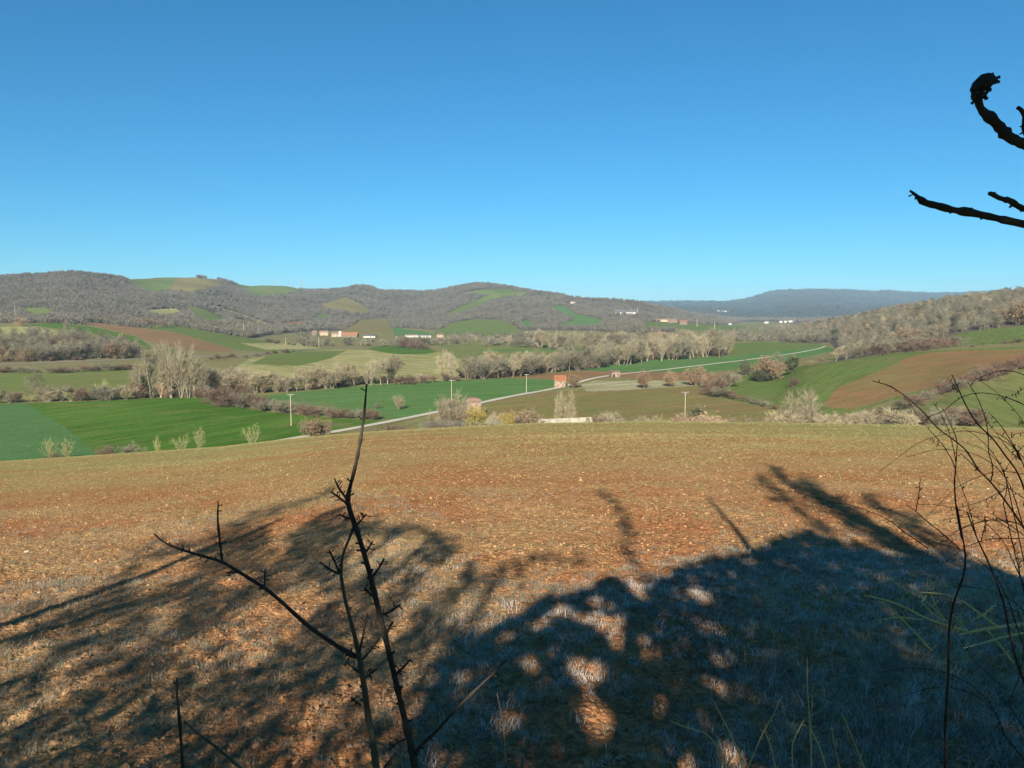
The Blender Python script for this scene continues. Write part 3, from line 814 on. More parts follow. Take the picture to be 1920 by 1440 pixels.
# --- foot of the near slope: feet hidden behind the brow of the field, so distance is that of the slope's foot
plant_px('lichen', 80, 858, 815, 'yellowish lichen-covered bare shrub rising from the bramble heap', d=176, wide=0.9)
plant_px('lichen', 118, 856, 815, 'pale lichen-grey bare shrub at the end of the bramble heap', d=176, wide=0.9)
plant_px('bramble', 88, 862, 848, 'low dark bramble heap at the field corner', d=175, wide=2.6)
plant_px('bramble', 190, 858, 832, 'low tangled bramble bush with pale twigs on the brow of the field', d=178, wide=1.5)
plant_px('shrub', 228, 856, 826, 'wide low bare shrub tangled with the brambles', d=180, wide=1.6)
plant_px('lichen', 287, 850, 810, 'slender bare sapling beside the wide low shrub', d=184, wide=0.5)
plant_px('lichen', 332, 848, 812, 'small yellowish bare shrub next to the many-stemmed one', d=186, wide=0.8)
plant_px('lichen', 366, 846, 794, 'many-stemmed yellowish bare shrub standing before the green wheat', d=188, wide=0.75)
plant_px('lichen', 467, 838, 792, 'lone vase-shaped yellowish shrub on the edge of the wheat', d=196, wide=0.75)
plant_px('leafy', 582, 822, 779, 'brown-leaved bush at the lane end, larger of the pair', d=206, wide=0.85)
plant_px('leafy', 603, 821, 781, 'brown-leaved bush with yellow tinge at the lane end, slimmer of the pair', d=207, wide=0.6)
plant_px('shrub', 705, 790, 752, 'grey bare shrub behind the lane hedge', d=282, wide=1.0)
plant_px('round', 746, 788, 736, 'pale fan-shaped bare tree beside the lane', d=280, wide=0.75)
plant_px('bramble', 735, 810, 790, 'low brown bush on the grassy verge of the lane', d=214, wide=1.6)
plant_px('round', 833, 808, 730, 'large bushy bare tree at the hut, nearer to the lane', d=222, wide=0.75)
plant_px('round', 858, 806, 722, 'large pale bushy tree in front of the wire fence', d=224, wide=0.75)
plant_px('bramble', 808, 808, 779, 'dark bramble bush at the end of the green fence', d=214, wide=1.2)
plant_px('shrub_red', 835, 808, 782, 'reddish bare shrub under the large bushy trees', d=216, wide=1.2)
plant_px('willow', 888, 806, 750, 'yellow-twigged willow in front of the stone hut', d=222, wide=1.3)
plant_px('shrub_pale', 925, 803, 768, 'thin pale shrub between the willow and the tan bush', d=220, wide=0.9)
plant_px('willow', 955, 800, 762, 'tan-yellow bush by the fence end', d=218, wide=0.9)
plant_px('leafy', 985, 800, 762, 'rounded tan-brown bush next to the concrete wall', d=220, wide=1.0)
plant_px('bramble', 1000, 798, 782, 'low dark bramble under the tan bush', d=212, wide=1.4)
plant_px('poplar', 1046, 796, 730, 'upright pale bare tree behind the concrete wall, shorter of two', d=228, wide=0.7)
plant_px('poplar', 1070, 796, 724, 'tall pale fan-shaped tree behind the concrete wall', d=229, wide=0.8)
for px, tp, kd, lb in [(1118, 772, 'shrub_red', 'low reddish shrub just past the concrete wall'), (1145, 764, 'shrub_pale', 'vase-shaped pale shrub past the concrete wall'),
                       (1180, 770, 'shrub', 'thin grey shrub on the brow between two pale shrubs'), (1207, 772, 'shrub_pale', 'short pale shrub on the brow of the field'),
                       (1238, 770, 'lichen', 'small yellowish sapling on the brow of the field'), (1262, 776, 'shrub', 'grey shrub beside the pinkish bush'),
                       (1275, 766, 'pink', 'pinkish dry-leaved bush before the forked pole'), (1330, 763, 'pink', 'pinkish dry-leaved bush beside the ivy-clad tree'),
                       (1352, 772, 'pink', 'low spreading pinkish bush past the ivy-clad tree'), (1388, 778, 'shrub', 'low grey shrub in the brow hedge'),
                       (1415, 774, 'shrub_red', 'low purple-grey shrub in the brow hedge'), (1445, 772, 'shrub_red', 'purple-grey shrub next to the big round bare tree')]:
    plant_px(kd, px, 797, tp, lb, d=random.uniform(198, 215), wide=1.1)
plant_px('ivy', 1306, 797, 748, 'bare tree with dark ivy-clad trunk by the forked pole', d=212, wide=0.9)
plant_px('round', 1506, 800, 718, 'big round bare tree on the brow before the hillside field', d=196, wide=0.85)
plant_px('shrub_pale', 1480, 800, 760, 'bare shrub at the foot of the big round tree', d=194, wide=1.2)
plant_row(['shrub', 'bramble', 'shrub_red', 'shrub_pale'], [(1545, 800), (1640, 803), (1740, 806), (1840, 806)], 16, (34, 50), 'tangled bare bush in the brow scrub', 'scrub bushes along the brow', d=lambda u: random.uniform(176, 200), wide=(1.0, 1.6), anchor='big round tree')
plant_row(['shrub', 'bramble', 'shrub_red'], [(1690, 768), (1760, 742), (1840, 712), (1925, 690)], 14, (26, 28), 'grey bush in the climbing hillside hedge', 'hedge bushes between the hillside fields', jt=5, wide=(1.2, 1.8), anchor='brow scrub')
plant_px('bramble', 1855, 714, 682, 'dark rounded bush in the climbing hedge', wide=1.2)
plant_row(['bramble', 'shrub'], [(1325, 741), (1360, 745), (1410, 757), (1455, 768)], 9, (22, 10), 'dark low bush in the hedge below the grassy flank', 'dark hedge below the grassy flank', jt=3, wide=(1.5, 2.0), anchor='largest oak')
plant_px('shrub_red', 1345, 738, 698, 'tall grey-purple thicket shrub at the head of the dark hedge', wide=1.3)
plant_px('shrub', 1365, 726, 692, 'grey bare shrub behind the dark hedge', wide=1.3)
plant_px('bramble', 1486, 724, 703, 'lone round tan bush on the grassy flank', wide=1.1)
# --- oaks along the lane
plant_px('oak', 1075, 727, 697, 'small brown-leaved oak beside the orange-roofed hut', wide=1.0)
plant_px('oak', 1207, 728, 690, 'brown-leaved oak on the stubble, first past the stone hut', wide=0.95)
plant_px('oak', 1257, 725, 690, 'brown-leaved oak on the stubble, middle one of three', wide=1.0)
plant_px('oak', 1305, 723, 682, 'largest brown-leaved oak at the end of the stubble', wide=1.25)
plant_px('leafy', 1325, 727, 702, 'tan undergrowth bush beside the largest oak', wide=1.2)
plant_px('evergreen', 1398, 703, 672, 'dark green narrow tree near the lane before the spur', wide=0.8)
plant_px('oak', 1443, 700, 660, 'brown-leaved oak on the edge of the grassy spur', d=402, wide=1.1)
plant_px('bare', 1462, 698, 655, 'tall bare tree between two oaks of the spur', d=408, wide=1.0)
plant_px('ivy', 1487, 695, 660, 'greenish ivy-covered oak on the edge of the grassy spur', d=404, wide=1.3)
plant_px('evergreen', 1430, 700, 690, 'low dark evergreen bush at the foot of the spur oak', d=398, wide=1.6)
plant_px('leafy', 1520, 688, 674, 'small orange-brown bush behind the spur', d=415, wide=1.2)
plant_px('leafy', 1543, 684, 668, 'orange-brown bush behind the spur, next to the small one', d=415, wide=1.0)
# --- trees along the stream behind the wheat
plant_px('bare', 72, 752, 690, 'lone round-headed bare tree at the edge of the wheat', wide=1.05)
GR = 'stream trees behind the wheat'
plant_row(['shrub', 'shrub_pale', 'shrub_red', 'lichen'], [(-20, 757), (130, 753), (262, 748)], 16, (26, 30), 'bare brushwood shrub along the edge of the wheat', 'brushwood shrubs at the wheat edge', jt=8, wide=(1.0, 1.5), anchor='pale wheat corner')
plant_px('lichen', 198, 750, 704, 'yellowish leafless tree among the brushwood', wide=0.9)
plant_px('evergreen', 134, 752, 725, 'dark ivy stump in the brushwood', wide=0.6)
plant_px('ivy', 276, 746, 690, 'bare tree with dark leaning ivy trunk at the tall clump', wide=0.8)
for px, tp in [(258, 672), (285, 640), (303, 628), (322, 626), (340, 634), (354, 646)]:
    plant_px('poplar', px, 746, tp, {258: 'shortest beige tree on the brushwood side of the high clump', 285: 'tall beige tree beside the leaning ivy trunk', 303: 'tall beige tree above the reddish brown-leaved bush', 322: 'tallest beige tree of the high clump by the wheat', 340: 'beige tree past the green ivy-wrapped trunk', 354: 'beige tree of the high clump next to the silvery poplar'}[px], 'tall clump by the wheat', wide=0.85)
plant_px('ivy', 328, 743, 668, 'tall tree with green ivy-wrapped trunk in the high clump', wide=0.7)
plant_px('poplar', 366, 745, 660, 'very pale silvery poplar beside the high clump', wide=1.2)
plant_px('poplar', 380, 745, 664, 'slim silvery poplar next to the very pale one', wide=1.0)
plant_px('pink', 311, 746, 710, 'reddish brown-leaved bush below the high clump', wide=1.0)
plant_row(['shrub', 'shrub_red', 'bramble'], [(400, 754), (445, 762), (500, 772)], 9, (40, 30), 'purple-brown shrub between two wheat fields', 'thicket between the wheat fields', jt=5, wide=(1.2, 1.7), anchor='high clump')
plant_row(['shrub_red', 'bramble', 'shrub'], [(505, 772), (570, 778), (640, 784), (705, 788)], 14, (26, 22), 'low reddish hedge bush between wheat fields', 'low hedge between the wheat fields', jt=4, jx=3, wide=(1.2, 1.7), anchor='thicket')
plant_row(['poplar', 'pale', 'shrub_pale'], [(385, 738), (470, 737), (560, 733), (690, 721)], 30, (50, 38), {'poplar': 'slim beige stream tree behind the deep green wheat', 'pale': 'beige bare stream tree behind the deep green wheat', 'shrub_pale': 'beige bare shrub under the stream trees behind the deep green wheat'}, GR, jt=12, wide=(1.0, 1.5))
plant_row(['poplar', 'pale'], [(695, 722), (745, 718)], 5, (58, 60), 'beige bare tree before the dry meadow', 'stream clump before the dry meadow', jt=5, wide=(1.1, 1.4), anchor='wheat hedge')
plant_px('pale', 845, 714, 650, 'white-stemmed bare tree at the wheat edge', wide=0.9)
plant_px('pale', 830, 715, 662, 'leaning pale bare tree beside the white-stemmed one', wide=0.9)
plant_row(['shrub_pale', 'shrub_red', 'bramble'], [(740, 720), (830, 716), (860, 713)], 9, (16, 16), 'low reddish bank shrub at the dry meadow edge', 'low bank shrubs', jt=5, wide=(1.2, 1.6), anchor='stream clump')
plant_row(['poplar', 'pale', 'bare', 'shrub'], [(865, 712), (950, 707), (1045, 697)], 28, (52, 44), {'poplar': 'slim beige tree in the belt behind the brown strip', 'pale': 'beige bare tree in the belt behind the brown strip', 'bare': 'grey bare tree in the belt behind the brown strip', 'shrub': 'bare undergrowth shrub in the belt behind the brown strip'}, 'tree belt behind the brown strip', jt=9, jy=2, wide=(1.0, 1.4))
plant_row(['poplar', 'pale', 'bare', 'shrub'], [(1045, 697), (1150, 685), (1250, 673), (1366, 667)], 48, (45, 50), {'poplar': 'slim beige poplar in the wood bordering the long wheat strip', 'pale': 'beige bare tree in the wood bordering the long wheat strip', 'bare': 'grey bare tree in the wood bordering the long wheat strip', 'shrub': 'bare shrub in the wood bordering the long wheat strip'}, 'wood bordering the long wheat strip', jt=9, jy=3, wide=(1.0, 1.4))
plant_row(['poplar', 'pale', 'bare'], [(1150, 676), (1250, 666), (1360, 660)], 26, (48, 36), {'poplar': 'tall poplar inside the wood before the farmhouse', 'pale': 'beige tree inside the wood before the farmhouse', 'bare': 'grey tree inside the wood before the farmhouse'}, 'inner trees of the wood before the farmhouse', jt=8, wide=(1.1, 1.5))
plant_row(['poplar', 'pale', 'bare'], [(1000, 653), (1080, 655), (1160, 656), (1230, 655)], 30, (34, 40), {'poplar': 'tall poplar in the far wood beyond the flat fields', 'pale': 'beige tree in the far wood beyond the flat fields', 'bare': 'grey tree in the far wood beyond the flat fields'}, 'far wood beyond the flat fields', jt=5, wide=(1.2, 1.6))
plant_row(['bare', 'pale', 'shrub', 'shrub_red'], [(690, 650), (800, 646), (900, 645), (1000, 650)], 22, (14, 18), 'small bare tree on the flat fields', 'scattered trees across the flat fields', jt=6, jy=3, wide=(1.2, 1.8), anchor='round thicket')
plant_row(['bramble', 'shrub_red'], [(755, 650), (795, 655)], 6, (20, 20), 'reddish dense tree in the round thicket', 'round thicket on the green strip', jt=4, wide=(1.2, 1.6), anchor='slim pole')
# --- roadside wood on the slope
plant_row(['bare', 'bare', 'oak', 'bare', 'shrub', 'shrub'], [(-20, 678), (80, 676), (170, 672), (262, 670)], 26, (30, 32), {'bare': 'grey bare tree along the valley road', 'oak': 'russet-leaved oak along the valley road', 'shrub': 'bare shrub along the valley road'}, 'front trees of the roadside wood', jt=6, wide=(1.1, 1.5))
plant_row(['bare', 'bare', 'shrub_red'], [(-20, 656), (90, 652), (160, 645), (235, 652)], 24, (26, 20), {'bare': 'grey bare tree on the slope of the roadside wood', 'shrub_red': 'purplish thicket on the slope of the roadside wood'}, 'upper trees of the roadside wood', jt=5, wide=(1.2, 1.6))
plant_row(['bramble', 'shrub', 'shrub_red'], [(-20, 700), (130, 698), (265, 692)], 20, (13, 15), 'brown hedge bush below the valley road', 'hedge below the valley road', jt=3, wide=(1.6, 2.2), anchor='pale wheat corner')
plant_px('evergreen', 165, 640, 626, 'dark green tree above the roadside wood', wide=1.3)
plant_px('bare', 125, 628, 598, 'wide bare tree standing against the tan tilled field', wide=1.0)
plant_px('bare', 150, 634, 606, 'bare tree with ragged crown at the green field edge', wide=1.1)
plant_px('bare', 190, 640, 616, 'thin bare tree below the tan tilled field', wide=1.0)
plant_px('pink', 38, 612, 590, 'pinkish bare tree before the white cottage', wide=1.2)
plant_row(['bramble', 'shrub', 'shrub_red'], [(270, 682), (380, 676), (480, 668), (560, 660)], 16, (10, 8), 'dark bush along the road bank', 'bushes along the road bank', jt=3, wide=(1.5, 2.2), anchor='high clump')
plant_row(['bare', 'shrub_red'], [(180, 605), (260, 610), (330, 615)], 14, (16, 14), 'bare tree of the copse above the tan tilled field', 'copse above the tan tilled field', jt=4, wide=(1.3, 1.7), anchor='white cottage')
plant_row(['bramble'], [(500, 642), (560, 648), (610, 652)], 7, (6, 6), 'small dark bush on the far verge', 'small bushes on the far verge', jt=2, wide=(1.6, 2.4), anchor='faint pole')
# --- front edge of the hillside wood
plant_row(['bare', 'pale', 'shrub', 'bare'], [(1570, 668), (1640, 664), (1720, 655)], 20, (20, 26), {'bare': 'grey bare tree along the lower edge of the hillside wood', 'pale': 'beige bare tree along the lower edge of the hillside wood', 'shrub': 'bare shrub along the lower edge of the hillside wood'}, 'lower edge of the hillside wood', jt=6, d=lambda u: random.uniform(470, 560), wide=(1.1, 1.6))
plant_row(['shrub', 'bramble', 'shrub_red'], [(1640, 660), (1760, 652), (1800, 650)], 14, (22, 22), 'dark scrub bush on the hillside crest', 'scrub on the crest of the hillside field', jt=5, d=lambda u: random.uniform(430, 480), wide=(1.2, 1.8), anchor='spur oaks')
plant_row(['leafy', 'pale', 'bare'], [(1700, 640), (1770, 632), (1790, 640)], 9, (34, 34), {'leafy': 'tan-leaved tree below the hillside wood', 'pale': 'beige tree below the hillside wood', 'bare': 'grey tree below the hillside wood'}, 'tan trees below the hillside wood', jt=6, d=lambda u: random.uniform(560, 620), wide=(1.2, 1.5))
plant_row(['shrub', 'bramble'], [(1800, 652), (1870, 648), (1925, 644)], 7, (9, 9), 'low hedge bush along the top of the reddish field', 'low hedge atop the reddish field', jt=3, d=lambda u: random.uniform(420, 450), wide=(1.5, 2.0), anchor='tan trees')
plant_px('oak', 1905, 612, 556, 'russet oak at the corner of the hillside wood', d=625, wide=1.3)
plant_px('evergreen', 1845, 615, 590, 'dark green tree at the wood edge', d=625, wide=0.8)
plant_px('evergreen', 1762, 648, 626, 'small dark conifer-like tree before the tan trees', d=500, wide=0.5)

# ------------------------------------------------------------------ woods too far or dense to count: scattered copies
def scatter(name, pts, coll_objs, scl, idx, rot, label, kind_='stuff', cat=None):
    c = bpy.data.collections.new(name + '_sources')
    for o in coll_objs:
        c.objects.link(o)
    me_ = bpy.data.meshes.new(name)
    n = len(pts)
    me_.vertices.add(n); me_.vertices.foreach_set('co', np.asarray(pts, np.float32).ravel())
    a = me_.attributes.new('scl', 'FLOAT_VECTOR', 'POINT'); a.data.foreach_set('vector', np.asarray(scl, np.float32).ravel())
    a = me_.attributes.new('rot', 'FLOAT_VECTOR', 'POINT'); a.data.foreach_set('vector', np.asarray(rot, np.float32).ravel())
    a = me_.attributes.new('idx', 'INT', 'POINT'); a.data.foreach_set('value', np.asarray(idx, np.int32))
    o = bpy.data.objects.new(name, me_); COL.objects.link(o)
    ng = bpy.data.node_groups.new(name + '_nodes', 'GeometryNodeTree')
    ng.interface.new_socket('Geometry', in_out='INPUT', socket_type='NodeSocketGeometry')
    ng.interface.new_socket('Geometry', in_out='OUTPUT', socket_type='NodeSocketGeometry')
    gi = ng.nodes.new('NodeGroupInput'); go = ng.nodes.new('NodeGroupOutput')
    ci = ng.nodes.new('GeometryNodeCollectionInfo'); ci.inputs['Collection'].default_value = c
    ci.inputs['Separate Children'].default_value = True; ci.inputs['Reset Children'].default_value = True
    ip = ng.nodes.new('GeometryNodeInstanceOnPoints'); ip.inputs['Pick Instance'].default_value = True
    def named(nm, ty):
        q = ng.nodes.new('GeometryNodeInputNamedAttribute'); q.data_type = ty; q.inputs['Name'].default_value = nm
        return [s for s in q.outputs if s.enabled and s.name == 'Attribute'][0]
    er = ng.nodes.new('FunctionNodeEulerToRotation')
    ng.links.new(gi.outputs[0], ip.inputs['Points']); ng.links.new(ci.outputs[0], ip.inputs['Instance'])
    ng.links.new(named('idx', 'INT'), ip.inputs['Instance Index'])
    ng.links.new(named('rot', 'FLOAT_VECTOR'), er.inputs[0]); ng.links.new(er.outputs[0], ip.inputs['Rotation'])
    ng.links.new(named('scl', 'FLOAT_VECTOR'), ip.inputs['Scale'])
    ng.links.new(ip.outputs[0], go.inputs[0])
    md = o.modifiers.new('scatter', 'NODES'); md.node_group = ng
    tag(o, label, cat, None, kind_)
    return o

def source(name, verts_, faces_, mat):
    me_ = bpy.data.meshes.new(name)
    me_.from_pydata([tuple(v) for v in verts_], [], [tuple(f) for f in faces_]); me_.materials.append(mat); me_.update()
    return bpy.data.objects.new(name, me_)

def crown_source(name, seed, n, mat, s=0.16):
    """bare wood crown one metre tall: many small ragged faces spread through an egg-shaped volume"""
    r = random.Random(seed); v = []; f = []
    for k in range(n):
        while True:
            p = np.array([r.uniform(-1, 1), r.uniform(-1, 1), r.uniform(-1, 1)])
            q = np.linalg.norm(p)
            if 0.45 < q < 1: break
        p = p * np.array([0.42, 0.42, 0.46]) + np.array([0, 0, 0.54])
        if k < n // 3: p[2] *= 0.7
        a = np.array([r.gauss(0, 1), r.gauss(0, 1), abs(r.gauss(0, 1)) + 0.6]); a /= np.linalg.norm(a)
        b = np.cross(a, np.array([r.gauss(0, 1), r.gauss(0, 1), r.gauss(0, 1)])); b /= np.linalg.norm(b)
        L = s * r.uniform(0.7, 1.4); w = L * 0.42
        i = len(v); v += [p - a * L * 0.5 - b * w * 0.5, p - a * L * 0.5 + b * w * 0.5, p + a * L]; f.append((i, i + 1, i + 2))
    return source(name, v, f, mat)

# horizon scan, to leave out woods the photograph shows nothing of
HT = np.linspace(-1.0, 1.0, 500); HD = np.exp(np.linspace(math.log(130), math.log(12300), 520))
HTT, HDD = np.meshgrid(HT, HD)
HZ = Z(HTT * HDD, HDD)
HMAX = np.maximum.accumulate(HZ / HDD, axis=0)
def seen(x, y, z, extra, margin):
    i = np.clip(((x / y + 1.0) / 2.0 * 499).astype(int), 0, 499)
    j = np.clip((np.log(y / 130.0) / math.log(12300 / 130.0) * 519).astype(int) - 3, 0, 519)
    return (z + extra + margin) / y > HMAX[j, i]

def wood_points(n, d0, d1, tmin, tmax, power=1.0):
    u = rng.random(n); t = rng.uniform(tmin, tmax, n)
    d = np.exp(math.log(d0) + u * math.log(d1 / d0)) if power == 0 else (d0 ** 2 + u * (d1 ** 2 - d0 ** 2)) ** 0.5
    return t * d, d
# hills: uniform in log-distance so that crowns stay a few pixels apart
x, y = wood_points(150000, 950, 4600, -0.80, 0.80, 0)
z = Z(x, y)
px, py = project(x, y, z)
fd = field_id(px, py, y)
ok = (fd < 0) & (z > FLOOR + 5) & seen(x, y, z, 9, 12) & ~((px > 1450) & (y < 2000))
keep = fbm(x / 130.0, y / 130.0, 3, 77) > -0.22
ok &= keep | (rng.random(len(x)) < 0.25)
x, y, z = x[ok], y[ok], z[ok]
cs = [crown_source('crown_a', 1, 90, M['forest']), crown_source('crown_b', 2, 90, M['forest']), crown_source('crown_c', 3, 110, M['forest']), crown_source('crown_d', 4, 80, M['forest']), crown_source('crown_e', 5, 150, M['evergreen'])]
n = len(x)
hh = rng.uniform(6.5, 11.5, n) * (0.9 + 0.4 * fbm(x / 60, y / 60, 2, 5)) * np.clip(y / 2300, 0.9, 1.25)
ww = hh * rng.uniform(1.0, 1.5, n)
ii = np.where(rng.random(n) < 0.006, 4, rng.integers(0, 4, n))
scatter('hill_forest', np.stack([x, y, z - 0.4], -1), cs, np.stack([ww, ww, hh], -1), ii, np.stack([np.zeros(n), np.zeros(n), rng.uniform(0, 6.28, n)], -1), 'grey-brown leafless forest covering the far hills')
print('hill forest', n)
# distant plateau
x, y = wood_points(45000, 4300, 11500, -0.80, 0.80, 0)
z = Z(x, y); ok = seen(x, y, z, 12, 25) & (fbm(x / 500.0, y / 500.0, 3, 91) > -0.10)
x, y, z = x[ok], y[ok], z[ok]; n = len(x)
hh = rng.uniform(9, 15, n); ww = hh * rng.uniform(1.6, 2.8, n)
fs = [crown_source('far_crown_%s' % c, 30 + k, 60, M['forest_far'], 0.2) for k, c in enumerate('ab')]
scatter('distant_forest', np.stack([x, y, z - 0.5], -1), fs, np.stack([ww, ww, hh], -1), rng.integers(0, 2, n), np.stack([np.zeros(n), np.zeros(n), rng.uniform(0, 6.28, n)], -1), 'forest on the hazy plateau at the end of the valley')
print('distant', n)
# hillside wood on the right, with the same trees as the single ones
def joined_kind(kd, k, name):
    a, b = KINDS[kd][k]
    me_ = bpy.data.meshes.new(name)
    va = np.array([v.co for v in a.vertices]); vb = np.array([v.co for v in b.vertices])
    fa = [tuple(p.vertices) for p in a.polygons]; fb = [tuple(i + len(va) for i in p.vertices) for p in b.polygons]
    me_.from_pydata(np.concatenate([va, vb]).tolist(), [], fa + fb)
    for m_ in [a.materials[0]] + list(b.materials): me_.materials.append(m_)
    me_.polygons.foreach_set('material_index', [0] * len(fa) + [p.material_index + 1 for p in b.polygons]); me_.update()
    return bpy.data.objects.new(name, me_)
ws = [joined_kind('bare', k, 'wood_%s' % 'abcd'[k]) for k in range(4)] + [joined_kind('oak', 0, 'wood_e'), joined_kind('pale', 0, 'wood_f'), joined_kind('evergreen', 0, 'wood_g')]
x, y = wood_points(9000, 560, 1900, 0.34, 0.95, 1)
z = Z(x, y); px, py = project(x, y, z); fd = field_id(px, py, y)
ok = (fd < 0) & seen(x, y, z, 11, 6) & (px > 1432 + 30 * rng.random(len(x))) & ~((px < 1570) & (y < 880)) & ~((px < 1480) & (y < 1050))
ok &= (z > -33.5) | (y > 850)
x, y, z = x[ok], y[ok], z[ok]; n = len(x)
hh = rng.uniform(8, 13.5, n) ; ww = hh * rng.uniform(0.9, 1.3, n)
q = rng.random(n); ii = np.where(q < 0.85, rng.integers(0, 4, n), np.where(q < 0.875, 4, np.where(q < 0.985, 5, 6)))
scatter('hillside_wood', np.stack([x, y, z - 0.2], -1), ws, np.stack([ww, ww, hh], -1), ii, np.stack([np.zeros(n), np.zeros(n), rng.uniform(0, 6.28, n)], -1), 'dense leafless oak wood on the hillside above the reddish field')
print('hillside wood', n)
# valley woods behind the counted trees: roadside slope, belts, far valley end, brushwood at the hill foot
def patch(n, poly, d0, d1):
    P_ = np.array(poly); out = []
    xs = rng.uniform(P_[:, 0].min(), P_[:, 0].max(), n); ys = rng.uniform(P_[:, 1].min(), P_[:, 1].max(), n)
    for a, b in zip(xs[inside(xs, ys, poly)], ys[inside(xs, ys, poly)]):
        g = ground_hit(a, b, 240)
        if d0 < g[1] < d1: out.append(g)
    return out
pts = patch(170, [(-60, 672), (60, 672), (250, 668), (262, 655), (225, 642), (120, 628), (-60, 630)], 500, 900)
pts += patch(60, [(1060, 690), (1160, 678), (1250, 667), (1362, 662), (1362, 655), (1230, 652), (1150, 664), (1060, 676)], 400, 1100)
pts += patch(60, [(1010, 652), (1230, 653), (1340, 648), (1380, 640), (1250, 640), (1010, 646)], 600, 1500)
ridx = [random.choice([0, 1, 2, 3, 0, 1, 5]) for _ in pts]
n = len(pts); P_ = np.array(pts); hh = rng.uniform(8, 14, n); ww = hh * rng.uniform(0.9, 1.3, n)
ws2 = [joined_kind('bare', k, 'copse_%s' % 'abcd'[k]) for k in range(4)] + [joined_kind('oak', 1, 'copse_e'), joined_kind('poplar', 1, 'copse_f')]
scatter('valley_undergrowth', P_, ws2, np.stack([ww, ww, hh], -1), ridx, np.stack([np.zeros(n), np.zeros(n), rng.uniform(0, 6.28, n)], -1), 'leafless wood behind the roadside and stream trees')
pts = patch(420, [(560, 640), (700, 646), (830, 645), (830, 632), (1000, 628), (1010, 640), (1200, 632), (1420, 628), (1440, 640), (1370, 640), (1000, 650), (560, 650)], 700, 2500)
pts += patch(160, [(250, 612), (460, 622), (600, 640), (600, 630), (460, 608), (250, 600)], 800, 2000)
pts += patch(200, [(1370, 640), (1540, 641), (1540, 628), (1440, 618), (1330, 622)], 700, 2500)
n = len(pts); P_ = np.array(pts); hh = rng.uniform(4, 10, n); ww = hh * rng.uniform(1.1, 1.8, n)
cs2 = [crown_source('brush_%s' % c, 60 + k, 130, M['twig'] if k < 2 else M['forest']) for k, c in enumerate('abc')]
scatter('valley_brushwood', P_, cs2, np.stack([ww, ww, hh], -1), rng.integers(0, 3, n), np.stack([np.zeros(n), np.zeros(n), rng.uniform(0, 6.28, n)], -1), 'scattered leafless hedges and brushwood far across the valley')
def belt(n, line, jy):
    L = np.array(line, float); out = []
    for u in rng.uniform(L[0, 0], L[-1, 0], n):
        out.append(ground_hit(u, np.interp(u, L[:, 0], L[:, 1]) + rng.uniform(-jy, 1.0), 240))
    return out
pts = belt(70, [(385, 738), (470, 737), (560, 733), (690, 721), (745, 718)], 6) + belt(60, [(865, 712), (950, 707), (1045, 697)], 6) + belt(120, [(1045, 697), (1150, 685), (1250, 673), (1366, 667)], 9)
pts += belt(50, [(1000, 654), (1160, 657), (1230, 656)], 4) + belt(45, [(250, 747), (300, 745), (395, 746)], 5) + belt(50, [(-40, 679), (80, 677), (262, 671)], 4) + belt(60, [(1570, 668), (1640, 664), (1720, 655)], 4)
n = len(pts); P_ = np.array(pts); hh = rng.uniform(2.2, 5.5, n); ww = hh * rng.uniform(.9, 1.5, n)
us = [joined_kind('shrub', 0, 'under_a'), joined_kind('shrub', 1, 'under_b'), joined_kind('shrub_pale', 0, 'under_c'), joined_kind('bramble', 0, 'under_d'), joined_kind('shrub_red', 0, 'under_e')]
scatter('belt_undergrowth', P_, us, np.stack([ww, ww, hh], -1), rng.integers(0, 5, n), np.stack([np.zeros(n), np.zeros(n), rng.uniform(0, 6.28, n)], -1), 'tangled brushwood at the feet of the stream trees')
print('trees', N_TREES[0])

